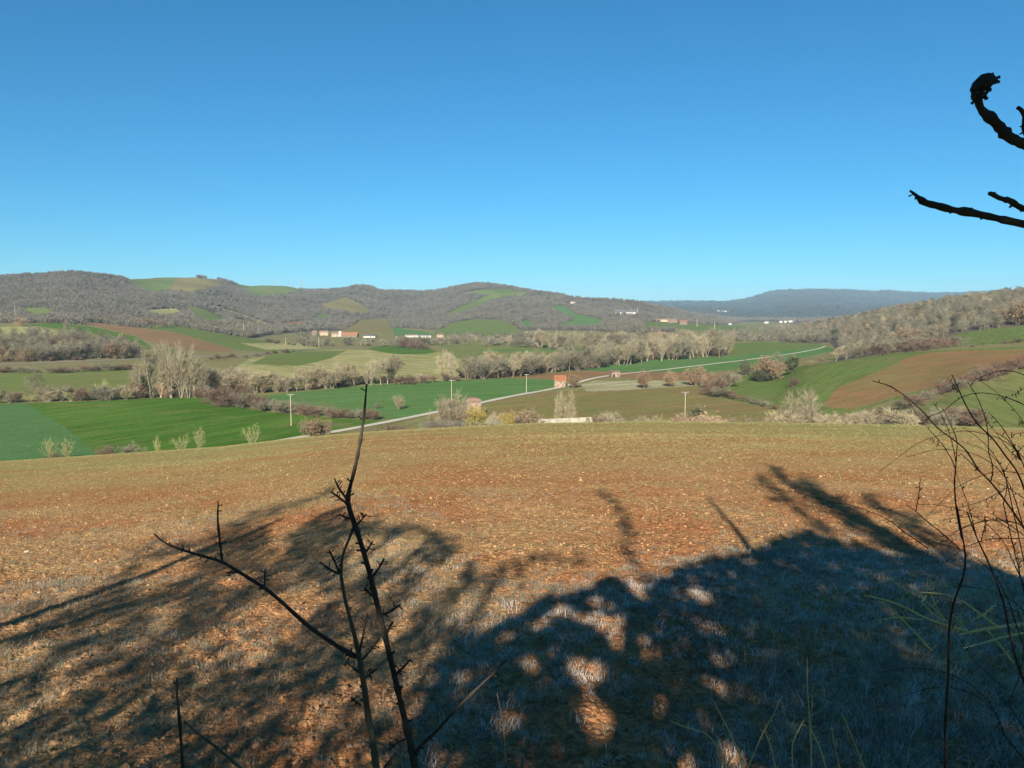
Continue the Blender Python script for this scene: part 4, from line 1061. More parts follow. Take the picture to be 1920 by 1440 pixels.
# ------------------------------------------------------------------ buildings
def house(name, p, w, dp, h, rh, wall, roof, rz, label, cat, win=(2, 1), door=True, group=None, ridge_x=True, chimney=False, eave=0.35):
    """walls with a gable roof of real thickness; p = ground point under its middle; front faces -y before turning by rz"""
    root = empty(name, (p[0], p[1], p[2] - 0.15), rz)
    tag(root, label, cat, group)
    m = MB(); b = 0
    hw, hd = w / 2, dp / 2
    if ridge_x:
        m.v = [(-hw, -hd, 0), (hw, -hd, 0), (hw, hd, 0), (-hw, hd, 0), (-hw, -hd, h), (hw, -hd, h), (hw, hd, h), (-hw, hd, h), (-hw, 0, h + rh), (hw, 0, h + rh)]
        m.f = [(0, 1, 5, 4), (1, 2, 6, 9, 5), (2, 3, 7, 6), (3, 0, 4, 8, 7)]
    else:
        m.v = [(-hw, -hd, 0), (hw, -hd, 0), (hw, hd, 0), (-hw, hd, 0), (-hw, -hd, h), (hw, -hd, h), (hw, hd, h), (-hw, hd, h), (0, -hd, h + rh), (0, hd, h + rh)]
        m.f = [(0, 1, 5, 8, 4), (1, 2, 6, 5), (2, 3, 7, 9, 6), (3, 0, 4, 7)]
    m.build('wall', wall, root)
    r = MB(); t = 0.22; e = eave
    for s in (-1, 1):
        k = len(r.v)
        if ridge_x:
            sl = rh / hd
            lo = (s * (hd + e), h - e * sl + 0.05); hi = (-s * 0.0, h + rh + 0.05)
            q = [(-hw - e, lo[0], lo[1]), (hw + e, lo[0], lo[1]), (hw + e, 0, hi[1]), (-hw - e, 0, hi[1])]
        else:
            sl = rh / hw
            q = [(s * (hw + e), -hd - e, h - e * sl + 0.05), (s * (hw + e), hd + e, h - e * sl + 0.05), (0, hd + e, h + rh + 0.05), (0, -hd - e, h + rh + 0.05)]
        r.v += q + [(a, b_, c + t) for a, b_, c in q]
        r.f += [(k, k + 1, k + 2, k + 3), (k + 4, k + 5, k + 6, k + 7), (k, k + 1, k + 5, k + 4), (k + 1, k + 2, k + 6, k + 5), (k + 3, k, k + 4, k + 7)]
    ro = r.build('roof', roof, root)
    if chimney:
        c = MB(); c.box(hw * 0.45 - 0.35, hw * 0.45 + 0.35, -0.3, 0.3, h + rh * 0.6, h + rh + 0.9); c.build('chimney', wall, ro)
    nx, ny = win
    ww, wh = min(0.9, w / (nx * 2.2 + 1)), 1.1
    for j in range(ny):
        for i in range(nx):
            cx = -hw + w * (i + 0.5) / nx; cz = h * (j + 0.55) / ny
            if door and j == 0 and i == nx // 2:
                d_ = MB(); d_.box(cx - 0.55, cx + 0.55, -hd - 0.06, -hd + 0.05, 0.1, min(2.2, h * 0.8)); d_.build('door', M['dark'], root)
            else:
                g = MB(); g.box(cx - ww / 2, cx + ww / 2, -hd - 0.05, -hd + 0.05, cz - wh / 2, cz + wh / 2); g.build('window', M['dark'], root)
    return root

def house_px(name, px, base, wpx, hpx, label, wall, roof, cat='house', d=None, rz=None, dp=None, rf=0.3, **kw):
    p = ground_at(px, d) if d else ground_hit(px, base, 200)
    k = p[1] / 1429.0
    w = wpx * k; h = hpx * k
    if d:
        p = p.copy()
    return house(name, p, w, dp or max(5.0, w * 0.7), h * (1 - rf), h * rf, M[wall], M[roof], rz if rz is not None else -math.atan2(p[0], p[1]) + random.uniform(-0.3, 0.3), label, cat, **kw)

def rubble(parent, w, h, hd, n_rows, n_cols, mat, skip=None):
    """loose courses of stone proud of a wall face, each stone its own piece"""
    r = random.Random(5)
    base = []
    for k in range(5):
        s = MB(); a = [(x_ + r.uniform(-.12, .12), y_ + r.uniform(-.1, .1), z_ + r.uniform(-.12, .12)) for z_ in (-.5, .5) for (x_, y_) in ((-.5, -.5), (.5, -.5), (.5, .5), (-.5, .5))]
        s.v = a; s.f = [(0, 3, 2, 1), (4, 5, 6, 7), (0, 1, 5, 4), (1, 2, 6, 5), (2, 3, 7, 6), (3, 0, 4, 7)]
        me_ = bpy.data.meshes.new('stone'); me_.from_pydata(s.v, [], s.f); me_.materials.append(mat); base.append(me_)
    for j in range(n_rows):
        for i in range(n_cols):
            cx = -w / 2 + w * (i + 0.5 + (0.25 if j % 2 else -0.25)) / n_cols; cz = h * (j + 0.5) / n_rows
            if skip and skip(cx, cz): continue
            o = bpy.data.objects.new('stone', base[r.randrange(5)]); COL.objects.link(o); o.parent = parent
            o.location = (max(-w / 2 + .2, min(w / 2 - .2, cx)), -hd - 0.02, cz)
            o.scale = (w / n_cols * r.uniform(0.75, 0.92), 0.22, h / n_rows * r.uniform(0.7, 0.9))
            o.rotation_euler = (0, r.uniform(-.08, .08), 0)

# three field huts by the lane
p = ground_hit(1050, 726, 200); k = p[1] / 1429
hut = empty('field_hut', p, -0.05); tag(hut, 'small rubble-stone field hut with bright orange tiled roof by the lane', 'hut')
w, h = 21 * k, 15 * k
m = MB(); m.v = [(-w/2, -2.2, 0), (w/2, -2.2, 0), (w/2, 2.2, 0), (-w/2, 2.2, 0), (-w/2, -2.2, h*.86), (w/2, -2.2, h*.86), (w/2, 2.2, h*1.35), (-w/2, 2.2, h*1.35)]
m.f = [(0, 1, 5, 4), (1, 2, 6, 5), (2, 3, 7, 6), (3, 0, 4, 7)]
m.build('wall', M['stone_wall'], hut)
rubble(hut, w, h * 0.86, 2.2, 6, 7, M['stone'])
m = MB(); m.v = [(-w/2-.3, -2.6, h*.84), (w/2+.3, -2.6, h*.84), (w/2+.3, 2.5, h*1.42), (-w/2-.3, 2.5, h*1.42), (-w/2-.3, -2.6, h*.84+.18), (w/2+.3, -2.6, h*.84+.18), (w/2+.3, 2.5, h*1.42+.18), (-w/2-.3, 2.5, h*1.42+.18)]
m.f = [(0, 3, 2, 1), (4, 5, 6, 7), (0, 1, 5, 4), (1, 2, 6, 5), (2, 3, 7, 6), (3, 0, 4, 7)]
ro = m.build('roof', M['tile'], hut)
nt_ = 11
for i in range(nt_):
    t_ = MB(); x0 = -w/2 - .25 + (w + .5) * i / nt_
    t_.tube([(x0 + .2, -2.62, h*.84 + .20), (x0 + .2, 2.45, h*1.42 + .20)], [.13, .13], 6)
    t_.build('tile_row', M['tile'], ro)

p = ground_hit(1152, 707, 200); k = p[1] / 1429
hut = empty('field_hut', p, 0.25); tag(hut, 'ruined pinkish stone hut with a dark doorway beside the lane', 'hut')
w, h = 17 * k, 12 * k
m = MB(); m.v = [(-w/2, -2, 0), (w/2, -2, 0), (w/2, 2, 0), (-w/2, 2, 0), (-w/2, -2, h*.8), (w/2, -2, h*.92), (w/2, 2, h), (-w/2, 2, h*.95)]
m.f = [(0, 1, 5, 4), (1, 2, 6, 5), (2, 3, 7, 6), (3, 0, 4, 7), (4, 5, 6, 7)]
m.build('wall', M['stone_wall'], hut)
rubble(hut, w, h * 0.82, 2.0, 5, 6, M['stone'], lambda cx, cz: abs(cx + w * .22) < .55 and cz < 1.7)
d_ = MB(); d_.box(-w*.22 - .5, -w*.22 + .5, -2.05, -1.9, 0, 1.6); d_.build('doorway', M['dark'], hut)
m = MB(); m.v = [(-w/2-.2, -2.2, h*.86), (w/2+.2, -2.2, h*.95), (w/2+.2, 2.2, h*1.08), (-w/2-.2, 2.2, h*1.02), (-w/2-.2, -2.2, h*.86+.15), (w/2+.2, -2.2, h*.95+.15), (w/2+.2, 2.2, h*1.08+.15), (-w/2-.2, 2.2, h*1.02+.15)]
m.f = [(0, 3, 2, 1), (4, 5, 6, 7), (0, 1, 5, 4), (1, 2, 6, 5), (2, 3, 7, 6), (3, 0, 4, 7)]
m.build('roof', M['tile_old'], hut)

p = ground_at(887, 262); k = p[1] / 1429
hut = empty('field_hut', p, 0.1); tag(hut, 'stone hut with rounded weathered roof half hidden by the yellow willow', 'hut')
w = 27 * k; h = zrow(262, 744) - p[2]
m = MB(); m.box(-w/2, w/2, -2.4, 2.4, 0, h * .80); m.build('wall', M['stone_wall'], hut)
rubble(hut, w, h * .7, 2.4, 6, 8, M['stone'])
m = MB(); n_ = 10
for i in range(n_ + 1):
    a = math.pi * i / n_
    zc = h * .80 + (h * .17) * math.sin(a) ** 0.6; xc = -math.cos(a) * (w / 2 + .2)
    m.v += [(xc, -2.6, zc), (xc, 2.6, zc)]
    if i: m.f.append((2 * i - 2, 2 * i, 2 * i + 1, 2 * i - 1))
m.f.append(tuple(range(0, 2 * n_ + 2, 2))); m.f.append(tuple(range(1, 2 * n_ + 2, 2))[::-1])
m.build('roof', M['tile_old'], hut)

# low concrete wall on the brow
D_ = 213.0; k = D_ / 1429
a_, b_ = at_depth(1009, 790, D_), at_depth(1111, 785, D_)
za = min(float(Z(a_[0], D_)), float(Z(b_[0], D_)))
wall = empty('concrete_wall', ((a_[0] + b_[0]) / 2, D_, za - .3)); tag(wall, 'long low pale concrete wall on the brow of the field', 'wall')
L = b_[0] - a_[0]; tl, tr = zrow(D_, 786) - za + .3, zrow(D_, 782) - za + .3
for i in range(6):
    s0, s1 = i / 6, (i + 1) / 6
    z0, z1 = tl + (tr - tl) * s0, tl + (tr - tl) * s1
    x0, x1 = -L/2 + L*s0 + .015, -L/2 + L*s1 - .015
    m = MB(); m.box(x0, x1, -.15, .15, 0, z0); m.v[5] = (x1, -.15, z1); m.v[6] = (x1, .15, z1)
    m.build('panel', M['concrete'], wall)

# wire mesh fence by the large bushes
f0 = at_depth(786, 800, 212); f1 = at_depth(945, 796, 214)
fence = empty('wire_fence', (0, 0, 0)); tag(fence, 'green wire mesh fence below the large bushy trees', 'fence')
NP = 11
mesh_ = MB()
for i in range(NP):
    s = i / (NP - 1); x_ = f0[0] + (f1[0] - f0[0]) * s; y_ = f0[1] + (f1[1] - f0[1]) * s; g = float(Z(x_, y_)); tp = zrow(y_, 790 - 3 * s)
    q = MB(); q.tube([(x_, y_, g - .1), (x_, y_, max(tp, g + 1.4))], [.05, .05], 6); q.build('post', M['wire'], fence)
    if i:
        for j in range(6):
            u = j / 5
            mesh_.tube([(px_, py_, pg + (pt - pg) * u), (x_, y_, g + (max(tp, g + 1.4) - g) * u)], [.018, .018], 3, False)
        for j in range(8):
            u = (j + 1) / 9
            mesh_.tube([(px_ + (x_ - px_) * u, py_ + (y_ - py_) * u, pg + (g - pg) * u), (px_ + (x_ - px_) * u, py_ + (y_ - py_) * u, pt + (max(tp, g + 1.4) - pt) * u)], [.014, .014], 3, False)
    px_, py_, pg, pt = x_, y_, g, max(tp, g + 1.4)
tag(mesh_.build('wire_mesh', M['wire'], fence), kind='stuff')

# village and farms (base row, width and height in photograph pixels)
H = house_px
H('cottage', 41, 596, 14, 8, 'small white cottage above the roadside wood', 'white_wall', 'tile_old', d=1080, win=(3, 1))
H('farmhouse', 590, 629, 9, 9, 'pink stone house, first of the village beside a bare grove', 'stone_wall', 'tile_old', rf=.28, win=(2, 2))
H('farmhouse', 607, 629, 15, 9, 'wide cream house between two village houses', 'render_wall', 'tile_old', win=(3, 2))
H('farmhouse', 628, 632, 12, 9, 'pale yellow house next to the red roofed barn', 'render_wall', 'tile_old', win=(2, 2))
H('farmhouse', 637, 631, 9, 11, 'tall narrow cream house next to the red roofed barn', 'white_wall', 'tile_old', win=(2, 2), ridge_x=False)
H('barn', 656, 632, 30, 9, 'long village barn with orange-red tiled roof', 'stone_wall', 'tile', win=(4, 1), rf=.5)
H('shed', 694, 633, 22, 5, 'low grey farm shed with a white front near the village', 'white_wall', 'metal_roof', win=(4, 1), rf=.35)
H('shed', 772, 632, 22, 5, 'long low pale farm shed behind the round thicket', 'white_wall', 'tile_old', win=(4, 1), rf=.3)
H('shed', 798, 633, 18, 6, 'low white shed beside the round thicket', 'white_wall', 'metal_roof', win=(3, 1), rf=.3)
H('farmhouse', 825, 633, 11, 8, 'lone cream house on the valley floor past the thicket', 'render_wall', 'tile_old', win=(2, 2))
H('cottage', 525, 612, 4, 3, 'tiny white building above the small reddish plot', 'white_wall', 'tile_old', d=1600, win=(1, 1))
H('farmhouse', 301, 520, 14, 5, 'white farmhouse on the skyline pasture', 'white_wall', 'tile_old', d=2700, win=(3, 1))
H('cottage', 413, 527, 5, 4, 'little white house among the skyline trees', 'white_wall', 'tile_old', d=2700, win=(1, 1))
H('farmhouse', 1073, 571, 9, 5, 'white farmhouse alone above the green hill field', 'white_wall', 'tile_old', d=2450, win=(2, 1))
H('barn', 1172, 594, 42, 9, 'large white-fronted barn with dark roof on the hill', 'white_wall', 'metal_roof', 'barn', d=1950, win=(7, 1), rf=.5, rz=0.05, dp=22)
H('barn', 1165, 590, 22, 8, 'smaller dark-roofed barn behind the large white one', 'white_wall', 'metal_roof', 'barn', d=2010, win=(3, 1), rf=.5, rz=0.05, dp=20)
H('farm_building', 1236, 601, 28, 6, 'long cream stable at the hill farm', 'render_wall', 'tile_old', 'barn', d=1830, win=(4, 1), rz=0.1, dp=12)
H('farm_building', 1258, 601, 20, 8, 'brick-roofed barn in the middle of the hill farm', 'stone_wall', 'tile_old', 'barn', d=1850, win=(3, 1), rz=0.1, dp=12)
H('farmhouse', 1279, 602, 14, 9, 'pink stone farmhouse at the end of the hill farm', 'stone_wall', 'tile', d=1820, win=(3, 2), rz=0.1)
H('farmhouse', 1241, 632, 15, 11, 'pale yellow farmhouse with orange roof behind the stream wood', 'render_wall', 'tile', d=1130, win=(2, 2), chimney=True, rz=-0.2)
H('shed', 1263, 632, 10, 5, 'pink shed next to the pale yellow farmhouse', 'stone_wall', 'tile_old', d=1140, win=(2, 1), rz=-0.2)
H('cottage', 1368, 613, 5, 4, 'single white house at the valley end', 'white_wall', 'tile_old', d=2300, win=(1, 1))
for i, (px_, py_, w_) in enumerate([(1436, 609, 7), (1463, 607, 5), (1471, 606, 5), (1481, 606, 7), (1489, 608, 5), (1497, 606, 8)]):
    H('hamlet_house', px_, py_, w_, 4.5, 'tiny white house in the hamlet at the foot of the plateau', 'white_wall', 'tile_old', d=2950 + 30 * i, win=(2, 1), group='hamlet houses')
for i, (px_, py_, w_) in enumerate([(1346, 588, 5), (1353, 587, 4), (1361, 588, 8)]):
    H('far_house', px_, py_, w_, 3.5, 'far white speck of a house on the hazy slope', 'white_wall', 'tile_old', d=5400, win=(1, 1), group='far houses on the hazy slope')

# ------------------------------------------------------------------ poles and pylons
def pole(px, base, top, label, d=None, arm='v', group=None):
    p = ground_at(px, d) if d else ground_hit(px, base, 120)
    h = max(zrow(p[1], top) - p[2], 4.0)
    root = empty('power_pole', (p[0], p[1], p[2] - .1)); tag(root, label, 'pole', group)
    r0 = 0.12 * max(1.0, p[1] / 420.0)
    m = MB(); m.tube([(0, 0, 0), (0, 0, h)], [r0, r0 * .65], 8); m.build('post', M['wood_pole'], root)
    if arm == 'v':
        m = MB(); m.tube([(-1.1, 0, h + .35), (-.45, 0, h + .35), (0, 0, h - .5), (.45, 0, h + .35), (1.1, 0, h + .35)], [.07] * 5, 5); m.tube([(-.45, 0, h + .35), (.45, 0, h + .35)], [.06] * 2, 5); a = m.build('crossarm', M['steel'], root)
        for s in (-1.05, 0, 1.05):
            q = MB(); q.tube([(s, 0, h + .36), (s, 0, h + .6)], [.07, .05], 6); q.build('insulator', M['concrete'], a)
    elif arm == 'flat':
        m = MB(); m.box(-1.0, 1.0, -.06, .06, h - .3, h - .16); m.build('crossarm', M['steel'], root)
    return root
pole(546, 798, 741, 'concrete power pole with forked top standing in the green wheat')
pole(987, 738, 701, 'plain pole beside the lane bend', arm='flat')
pole(1287, 796, 737, 'pole with forked white crossarm behind the pinkish bushes', d=232)
pole(846, 770, 712, 'pole rising behind the large pale bushy tree', d=300, arm='flat')
pole(598, 652, 634, 'slim pole beside the valley road', arm='flat')
pole(743, 645, 630, 'slim pole before the round thicket', arm='flat')
pole(457, 627, 606, 'tall slim pole at the top of the green sloping field', arm='flat')
pole(485, 630, 616, 'short pole at the top of the green sloping field', arm='flat')
pole(536, 646, 634, 'faint pole on the tan dry grass', arm='flat')
pole(32, 598, 573, 'thick pole next to the white cottage', d=1060)
pole(1194, 594, 577, 'slender mast beside the large white barn', d=1940, arm='flat')
pole(1306, 608, 599, 'thin pole past the hill farm', d=1800, arm='flat')
pole(1339, 612, 604, 'thin pole on the green field below the hill farm', d=1750, arm='flat')

def pylon_obj():
    m = MB(); H_ = 1.0
    def P_(s, a, zz_): r_ = .11 * (1 - zz_) + .018; return (r_ * math.cos(a), r_ * math.sin(a), zz_)
    for q in range(4):
        a = math.pi / 4 + q * math.pi / 2; a2 = a + math.pi / 2
        m.tube([P_(0, a, 0), P_(0, a, .75), (0, 0, 1.0)], [.008, .006, .004], 4)
        lv = [0, .25, .45, .6, .72]
        for z0_, z1_ in zip(lv[:-1], lv[1:]):
            m.tube([P_(0, a, z0_), P_(0, a2, z1_)], [.004, .004], 3); m.tube([P_(0, a2, z0_), P_(0, a, z1_)], [.004, .004], 3)
    a = bpy.data.meshes.new('lattice'); a.from_pydata(m.v, [], m.f); a.materials.append(M['steel'])
    m = MB()
    for z_, l_ in ((.72, .2), (.84, .16), (.95, .11)):
        m.tube([(-l_, 0, z_), (0, 0, z_ + .025), (l_, 0, z_)], [.004, .007, .004], 4); m.tube([(-l_, 0, z_), (l_, 0, z_)], [.004, .004], 4)
    b = bpy.data.meshes.new('crossarms'); b.from_pydata(m.v, [], m.f); b.materials.append(M['steel'])
    return a, b
PY = pylon_obj()
for px_, base_, top_, d_, lb in [(108, 510, 500, 2050, 'thin lattice pylon above the wooded hill, one of two close together'), (125, 510, 500, 2060, 'thin lattice pylon above the wooded hill, one of two close together'),
                                 (495, 534, 526, 3000, 'faint lattice pylon in the row above the green pasture'), (519, 534, 526, 3000, 'faint lattice pylon in the row above the green pasture'),
                                 (544, 534, 524, 3000, 'faint lattice pylon in the row above the green pasture'), (568, 535, 524, 3000, 'faint lattice pylon in the row above the green pasture')]:
    p = ground_at(px_, d_); hh_ = max(zrow(d_, top_) - p[2], 22)
    r_ = empty('pylon', p, 0.6, (hh_, hh_, hh_)); tag(r_, lb, 'pylon', 'pair of hill pylons' if px_ < 200 else 'row of far pylons')
    for nm, me_ in (('lattice', PY[0]), ('crossarm', PY[1])):
        c = bpy.data.objects.new(nm, me_); COL.objects.link(c); c.parent = r_

# ------------------------------------------------------------------ foreground plants
def stem_pts(poly, d0, d1=None, fac=0.6):
    """photograph polyline (x, y, half-width in px) to points and radii; depth runs from d0 to d1"""
    d1 = d1 or d0; n = len(poly); out = []; rad = []
    P_ = np.array(poly, float)
    s = np.concatenate([[0], np.cumsum(np.hypot(np.diff(P_[:, 0]), np.diff(P_[:, 1])))]); s /= max(s[-1], 1e-6)
    N = max(4, int(n * 3))
    for u in np.linspace(0, 1, N):
        x_, y_, r_ = (np.interp(u, s, P_[:, c]) for c in range(3))
        d = d0 + (d1 - d0) * u
        out.append(at_depth(x_, y_, d)); rad.append(r_ * fac * d / 1429.0)
    # round the corners a little
    A = np.array(out)
    A[1:-1] = 0.25 * A[:-2] + 0.5 * A[1:-1] + 0.25 * A[2:]
    return [a for a in A], rad

def knobbly(m, pts, rad, seed, n=7, knots=0.3):
    r = random.Random(seed)
    rr = [v * (1 + (r.uniform(0, .45) if r.random() < knots else r.uniform(-.08, .08))) for v in rad]
    m.tube(pts, rr, n)

def bud(m, p, d, L, rad):
    """short thorny spur with a swollen tip"""
    d = d / np.linalg.norm(d)
    m.tube([p, p + d * L * .45, p + d * L * .75, p + d * L], [rad, rad * .75, rad * 1.15, rad * .25], 5)

def sprig(root, name, poly, d0, d1, mat, seed, buds=0, n=7, blen=0.012, knots=.3, fac=0.6):
    pts, rad = stem_pts(poly, d0, d1, fac)
    m = MB(); knobbly(m, pts, rad, seed, n, knots)
    r = random.Random(seed + 999)
    for k in range(buds):
        i = r.randrange(1, len(pts) - 1)
        t = pts[i + 1] - pts[i]
        q = np.cross(t, np.array([0, 1.0, 0])); q = q / (np.linalg.norm(q) + 1e-9) * r.choice([-1, 1])
        bud(m, pts[i], q + 0.5 * (-t / (np.linalg.norm(t) + 1e-9)) + np.array([0, r.uniform(-.6, .6), 0]), blen * r.uniform(.6, 1.3), max(rad[i] * .45, .0012))
    return m.build(name, mat, root, True)

def root_down(px, py, d, r_px):
    """continue a stem from the bottom of the picture to the ground"""
    a = at_depth(px, py, d); g = float(Z(a[0], d))
    return a, np.array([a[0] + .03, d + .02, g - .05])

D0 = 1.5
shrub = empty('thorn_sapling', (at_depth(770, 1440, D0)[0], D0, float(Z(at_depth(770, 1440, D0)[0], D0))))
tag(shrub, 'dark leafless thorn sapling with two knobbly stems and short spurs before the field', 'sapling')
shrub_inv = shrub
def put(o):   # parts are built in world space, so undo the thing's own place
    o.matrix_parent_inverse = shrub_inv.matrix_world.inverted() if False else __import__('mathutils').Matrix.Translation(-Vector(shrub_inv.location))
    return o
A_stem = [(687.5, 720, 2.2), (683, 776, 4.2), (678, 812, 4.8), (668, 868, 5.2), (655, 918, 6), (650, 938, 7.5), (659, 967, 8.5), (666, 986, 8.5), (674, 1010, 8), (683, 1040, 8), (692, 1070, 8), (705, 1125, 8.5), (718, 1176, 9), (729, 1224, 9), (745, 1290, 9.5), (755, 1334, 10), (766, 1377, 11), (776, 1430, 12.5), (781, 1450, 13)]
put(sprig(shrub, 'stem', A_stem, 1.42, D0, M['black_bark'], 1, 24))
B_stem = [(664, 985, 4), (655, 1010, 4.2), (642, 1040, 4), (638, 1074, 5.5), (647, 1126, 5.5), (660, 1173, 6), (671, 1218, 8), (676, 1245, 9), (684, 1297, 9.5), (689, 1337, 10), (697, 1377, 11), (704, 1430, 12), (707, 1450, 12)]
put(sprig(shrub, 'stem', B_stem, 1.45, D0 + .02, M['stem_bark'], 2, 6))
for (px_, r_, d_, mt) in ((781, 13, D0, 'stem_bark'), (707, 12, D0 + .02, 'stem_bark')):
    a, g = root_down(px_, 1448, d_, r_)
    g[0] = shrub.location[0] + (.02 if px_ > 750 else -.03)
    m = MB(); m.tube([a, a * .6 + g * .4, g], [r_ * d_ / 1429 * .62, r_ * d_ / 1429 * .8, r_ * d_ / 1429 * 1.1], 8); put(m.build('stem_base', M[mt], shrub, True))
C_br = [(289, 1001, 2), (304, 1016, 2.8), (329, 1027.5, 3.6), (377, 1042, 4.2), (417, 1053, 5), (460, 1080, 5.5), (496, 1102, 5.8), (524, 1125, 6), (576, 1173, 6.5), (607, 1195, 7), (639, 1216, 7.5), (668, 1232, 8)]
br = put(sprig(shrub, 'branch', C_br, 1.38, 1.49, M['black_bark'], 3, 14))
D_br = [(949, 1238, 2.4), (924, 1263, 3.6), (890, 1295, 4.2), (853, 1332, 5), (816, 1374, 5.6), (783, 1403, 6.5), (776, 1425, 7)]
put(sprig(shrub, 'branch', D_br, 1.36, D0, M['black_bark'], 4, 5))
TW = [[(409, 939, 1.6), (408, 975, 3), (413, 1024, 3.2), (417, 1052, 3.6)], [(497, 1068, 1.8), (496, 1100, 2.6)], [(424, 1074, 2), (444, 1073, 2.5), (450, 1074, 3)],
      [(627, 897, 2.2), (633, 912, 3), (650, 936, 4)], [(619, 922, 2), (630, 928, 3), (650, 944, 4)], [(636, 964, 2.2), (648, 970, 3), (658, 973, 4)], [(687, 963, 2.2), (678, 975, 3), (668, 985, 4)],
      [(720, 1048, 3), (710, 1066, 3.2), (700, 1080, 4)], [(698, 1016, 2.5), (686, 1036, 3)], [(600, 1054, 2.5), (618, 1068, 3), (636, 1076, 4)], [(617, 1031, 2.2), (628, 1055, 3), (637, 1074, 3.5)],
      [(750, 1134, 3.2), (733, 1146, 3.5), (716, 1154, 4.5)], [(693, 1174, 3), (711, 1178, 4)], [(736, 1167, 3.5), (727, 1183, 3.5), (722, 1192, 4)], [(770, 1237, 3), (756, 1251, 3.5), (742, 1265, 4.5)],
      [(683, 1102, 3.5), (690, 1110, 3), (699, 1118, 4)], [(689, 1150, 2), (681, 1192, 3), (674, 1222, 4)], [(713, 1194, 2.2), (698, 1216, 2.5), (680, 1236, 3.5)], [(648, 1240, 2), (662, 1252, 2.5), (676, 1262, 3.5)],
      [(706, 1255, 1.8), (686, 1270, 2.8)], [(659, 1308, 2.5), (676, 1322, 3)], [(728, 1408, 2.2), (745, 1392, 2.6), (762, 1385, 3)], [(720, 1440, 3), (735, 1420, 3)], [(932, 1300, 1.5), (940, 1340, 2), (946, 1380, 2), (948, 1440, 2)]]
for i, t_ in enumerate(TW):
    dd_ = 1.44 + 0.04 * (t_[-1][1] - 1000) / 400
    put(sprig(shrub, 'twig', t_, dd_ - .02 * (i % 3), dd_, M['black_bark'], 20 + i, 7, 6, .012, .6))

s0 = at_depth(342, 1440, 1.5)
sap = empty('thin_sapling', (s0[0], 1.5, float(Z(s0[0], 1.5)))); tag(sap, 'thin dark sapling with one upright shoot and a leaning twig over the dappled soil', 'sapling')
shrub_inv = sap
put(sprig(sap, 'stem', [(332, 1271, 2.4), (331, 1297, 4), (336, 1342, 4.2), (340, 1400, 4.5), (343, 1450, 5)], 1.46, 1.5, M['black_bark'], 60, 5))
put(sprig(sap, 'branch', [(345, 1352, 3), (372, 1376, 3.5), (404, 1400, 4), (452, 1440, 4.5), (470, 1458, 4.5)], 1.47, 1.5, M['stem_bark'], 61, 3))
a, g = root_down(343, 1448, 1.5, 5); m = MB(); m.tube([a, g], [.005, .008], 6); put(m.build('stem_base', M['black_bark'], sap))
a, g = root_down(468, 1456, 1.5, 5); g[0] = sap.location[0] + .02; m = MB(); m.tube([a, g], [.005, .008], 6); put(m.build('stem_base', M['black_bark'], sap))

# the tree at the edge whose twigs reach into the sky
TX, TY = 1.62, 1.25
tree = empty('walnut_tree', (TX, TY, float(Z(TX, TY)))); tag(tree, 'leafless tree beside the viewpoint reaching thick knobbly twigs against the sky', 'tree')
shrub_inv = tree
m = MB(); gz = float(Z(TX, TY)); rt_ = random.Random(3); tp_ = []; tr_ = []
for u in np.linspace(0, 1, 40):
    tp_.append((TX + .05 * math.sin(u * 5) + .12 * u + rt_.uniform(-.003, .003), TY + .04 * math.sin(u * 7 + 1) - .1 * u, gz - .1 + 4.4 * u)); tr_.append((.072 - .048 * u) * rt_.uniform(.94, 1.07) + .03 * max(0, .06 - u) * 10)
m.tube(tp_, tr_, 12); put(m.build('trunk', M['black_bark'], tree, True))
c7 = lambda L: [(1600 + x_ / 4, 100 + y_ / 4, r_ / 4) for x_, y_, r_ in L]
U1 = c7([(1075, 192, 8), (1050, 190, 38), (1000, 205, 58), (945, 245, 60), (925, 290, 48), (935, 335, 38), (945, 395, 27), (975, 445, 34), (1030, 480, 42), (1090, 545, 40), (1165, 630, 42), (1280, 682, 40), (1420, 740, 42), (1700, 830, 46)])
U2 = c7([(425, 1030, 9), (470, 1058, 14), (500, 1100, 24), (540, 1125, 25), (620, 1140, 27), (740, 1175, 25), (860, 1190, 29), (1000, 1220, 27), (1110, 1245, 29), (1280, 1282, 30), (1500, 1330, 32), (1750, 1380, 36)])
U3 = c7([(1020, 1050, 14), (1040, 1052, 19), (1090, 1085, 21), (1140, 1098, 20), (1185, 1105, 24), (1220, 1140, 22), (1290, 1170, 24), (1420, 1230, 26), (1560, 1320, 28)])
U4 = c7([(1235, 408, 12), (1262, 420, 14), (1285, 480, 15), (1275, 560, 16), (1320, 640, 20), (1400, 730, 24)])
for i, (U, bd) in enumerate(((U1, 16), (U2, 12), (U3, 7), (U4, 3))):
    b_ = put(sprig(tree, 'branch', U, 1.2, 1.24, M['black_bark'], 80 + i, bd, 9, .008, .5, .88))
# roughness of the swollen bud cluster at the end of the upper branch
r = random.Random(8); m = MB()
cl = [at_depth(1600 + x_ / 4, 100 + y_ / 4, 1.2) for x_, y_ in ((1050, 190), (1000, 205), (950, 240), (925, 290), (935, 330), (975, 300))]
for k in range(90):
    p_ = cl[r.randrange(len(cl))]; d_ = np.array([r.gauss(0, 1), r.gauss(0, 1), r.gauss(0, 1)]); d_ /= np.linalg.norm(d_)
    bud(m, p_ + d_ * .006, d_, .0055 * r.uniform(.6, 1.2), .0026)
put(m.build('bud_cluster', M['black_bark'], tree))
for q in (at_depth(2025, 307, 1.24), at_depth(2037, 445, 1.24), at_depth(1990, 430, 1.24), at_depth(1950, 282, 1.24)):
    m = MB(); m.tube([q, (q + np.array([TX, TY, q[2] - .25])) / 2 + np.array([0, 0, -.03]), np.array([TX, TY, q[2] - .25])], [.009, .012, .016], 8); put(m.build('branch', M['black_bark'], tree, True))

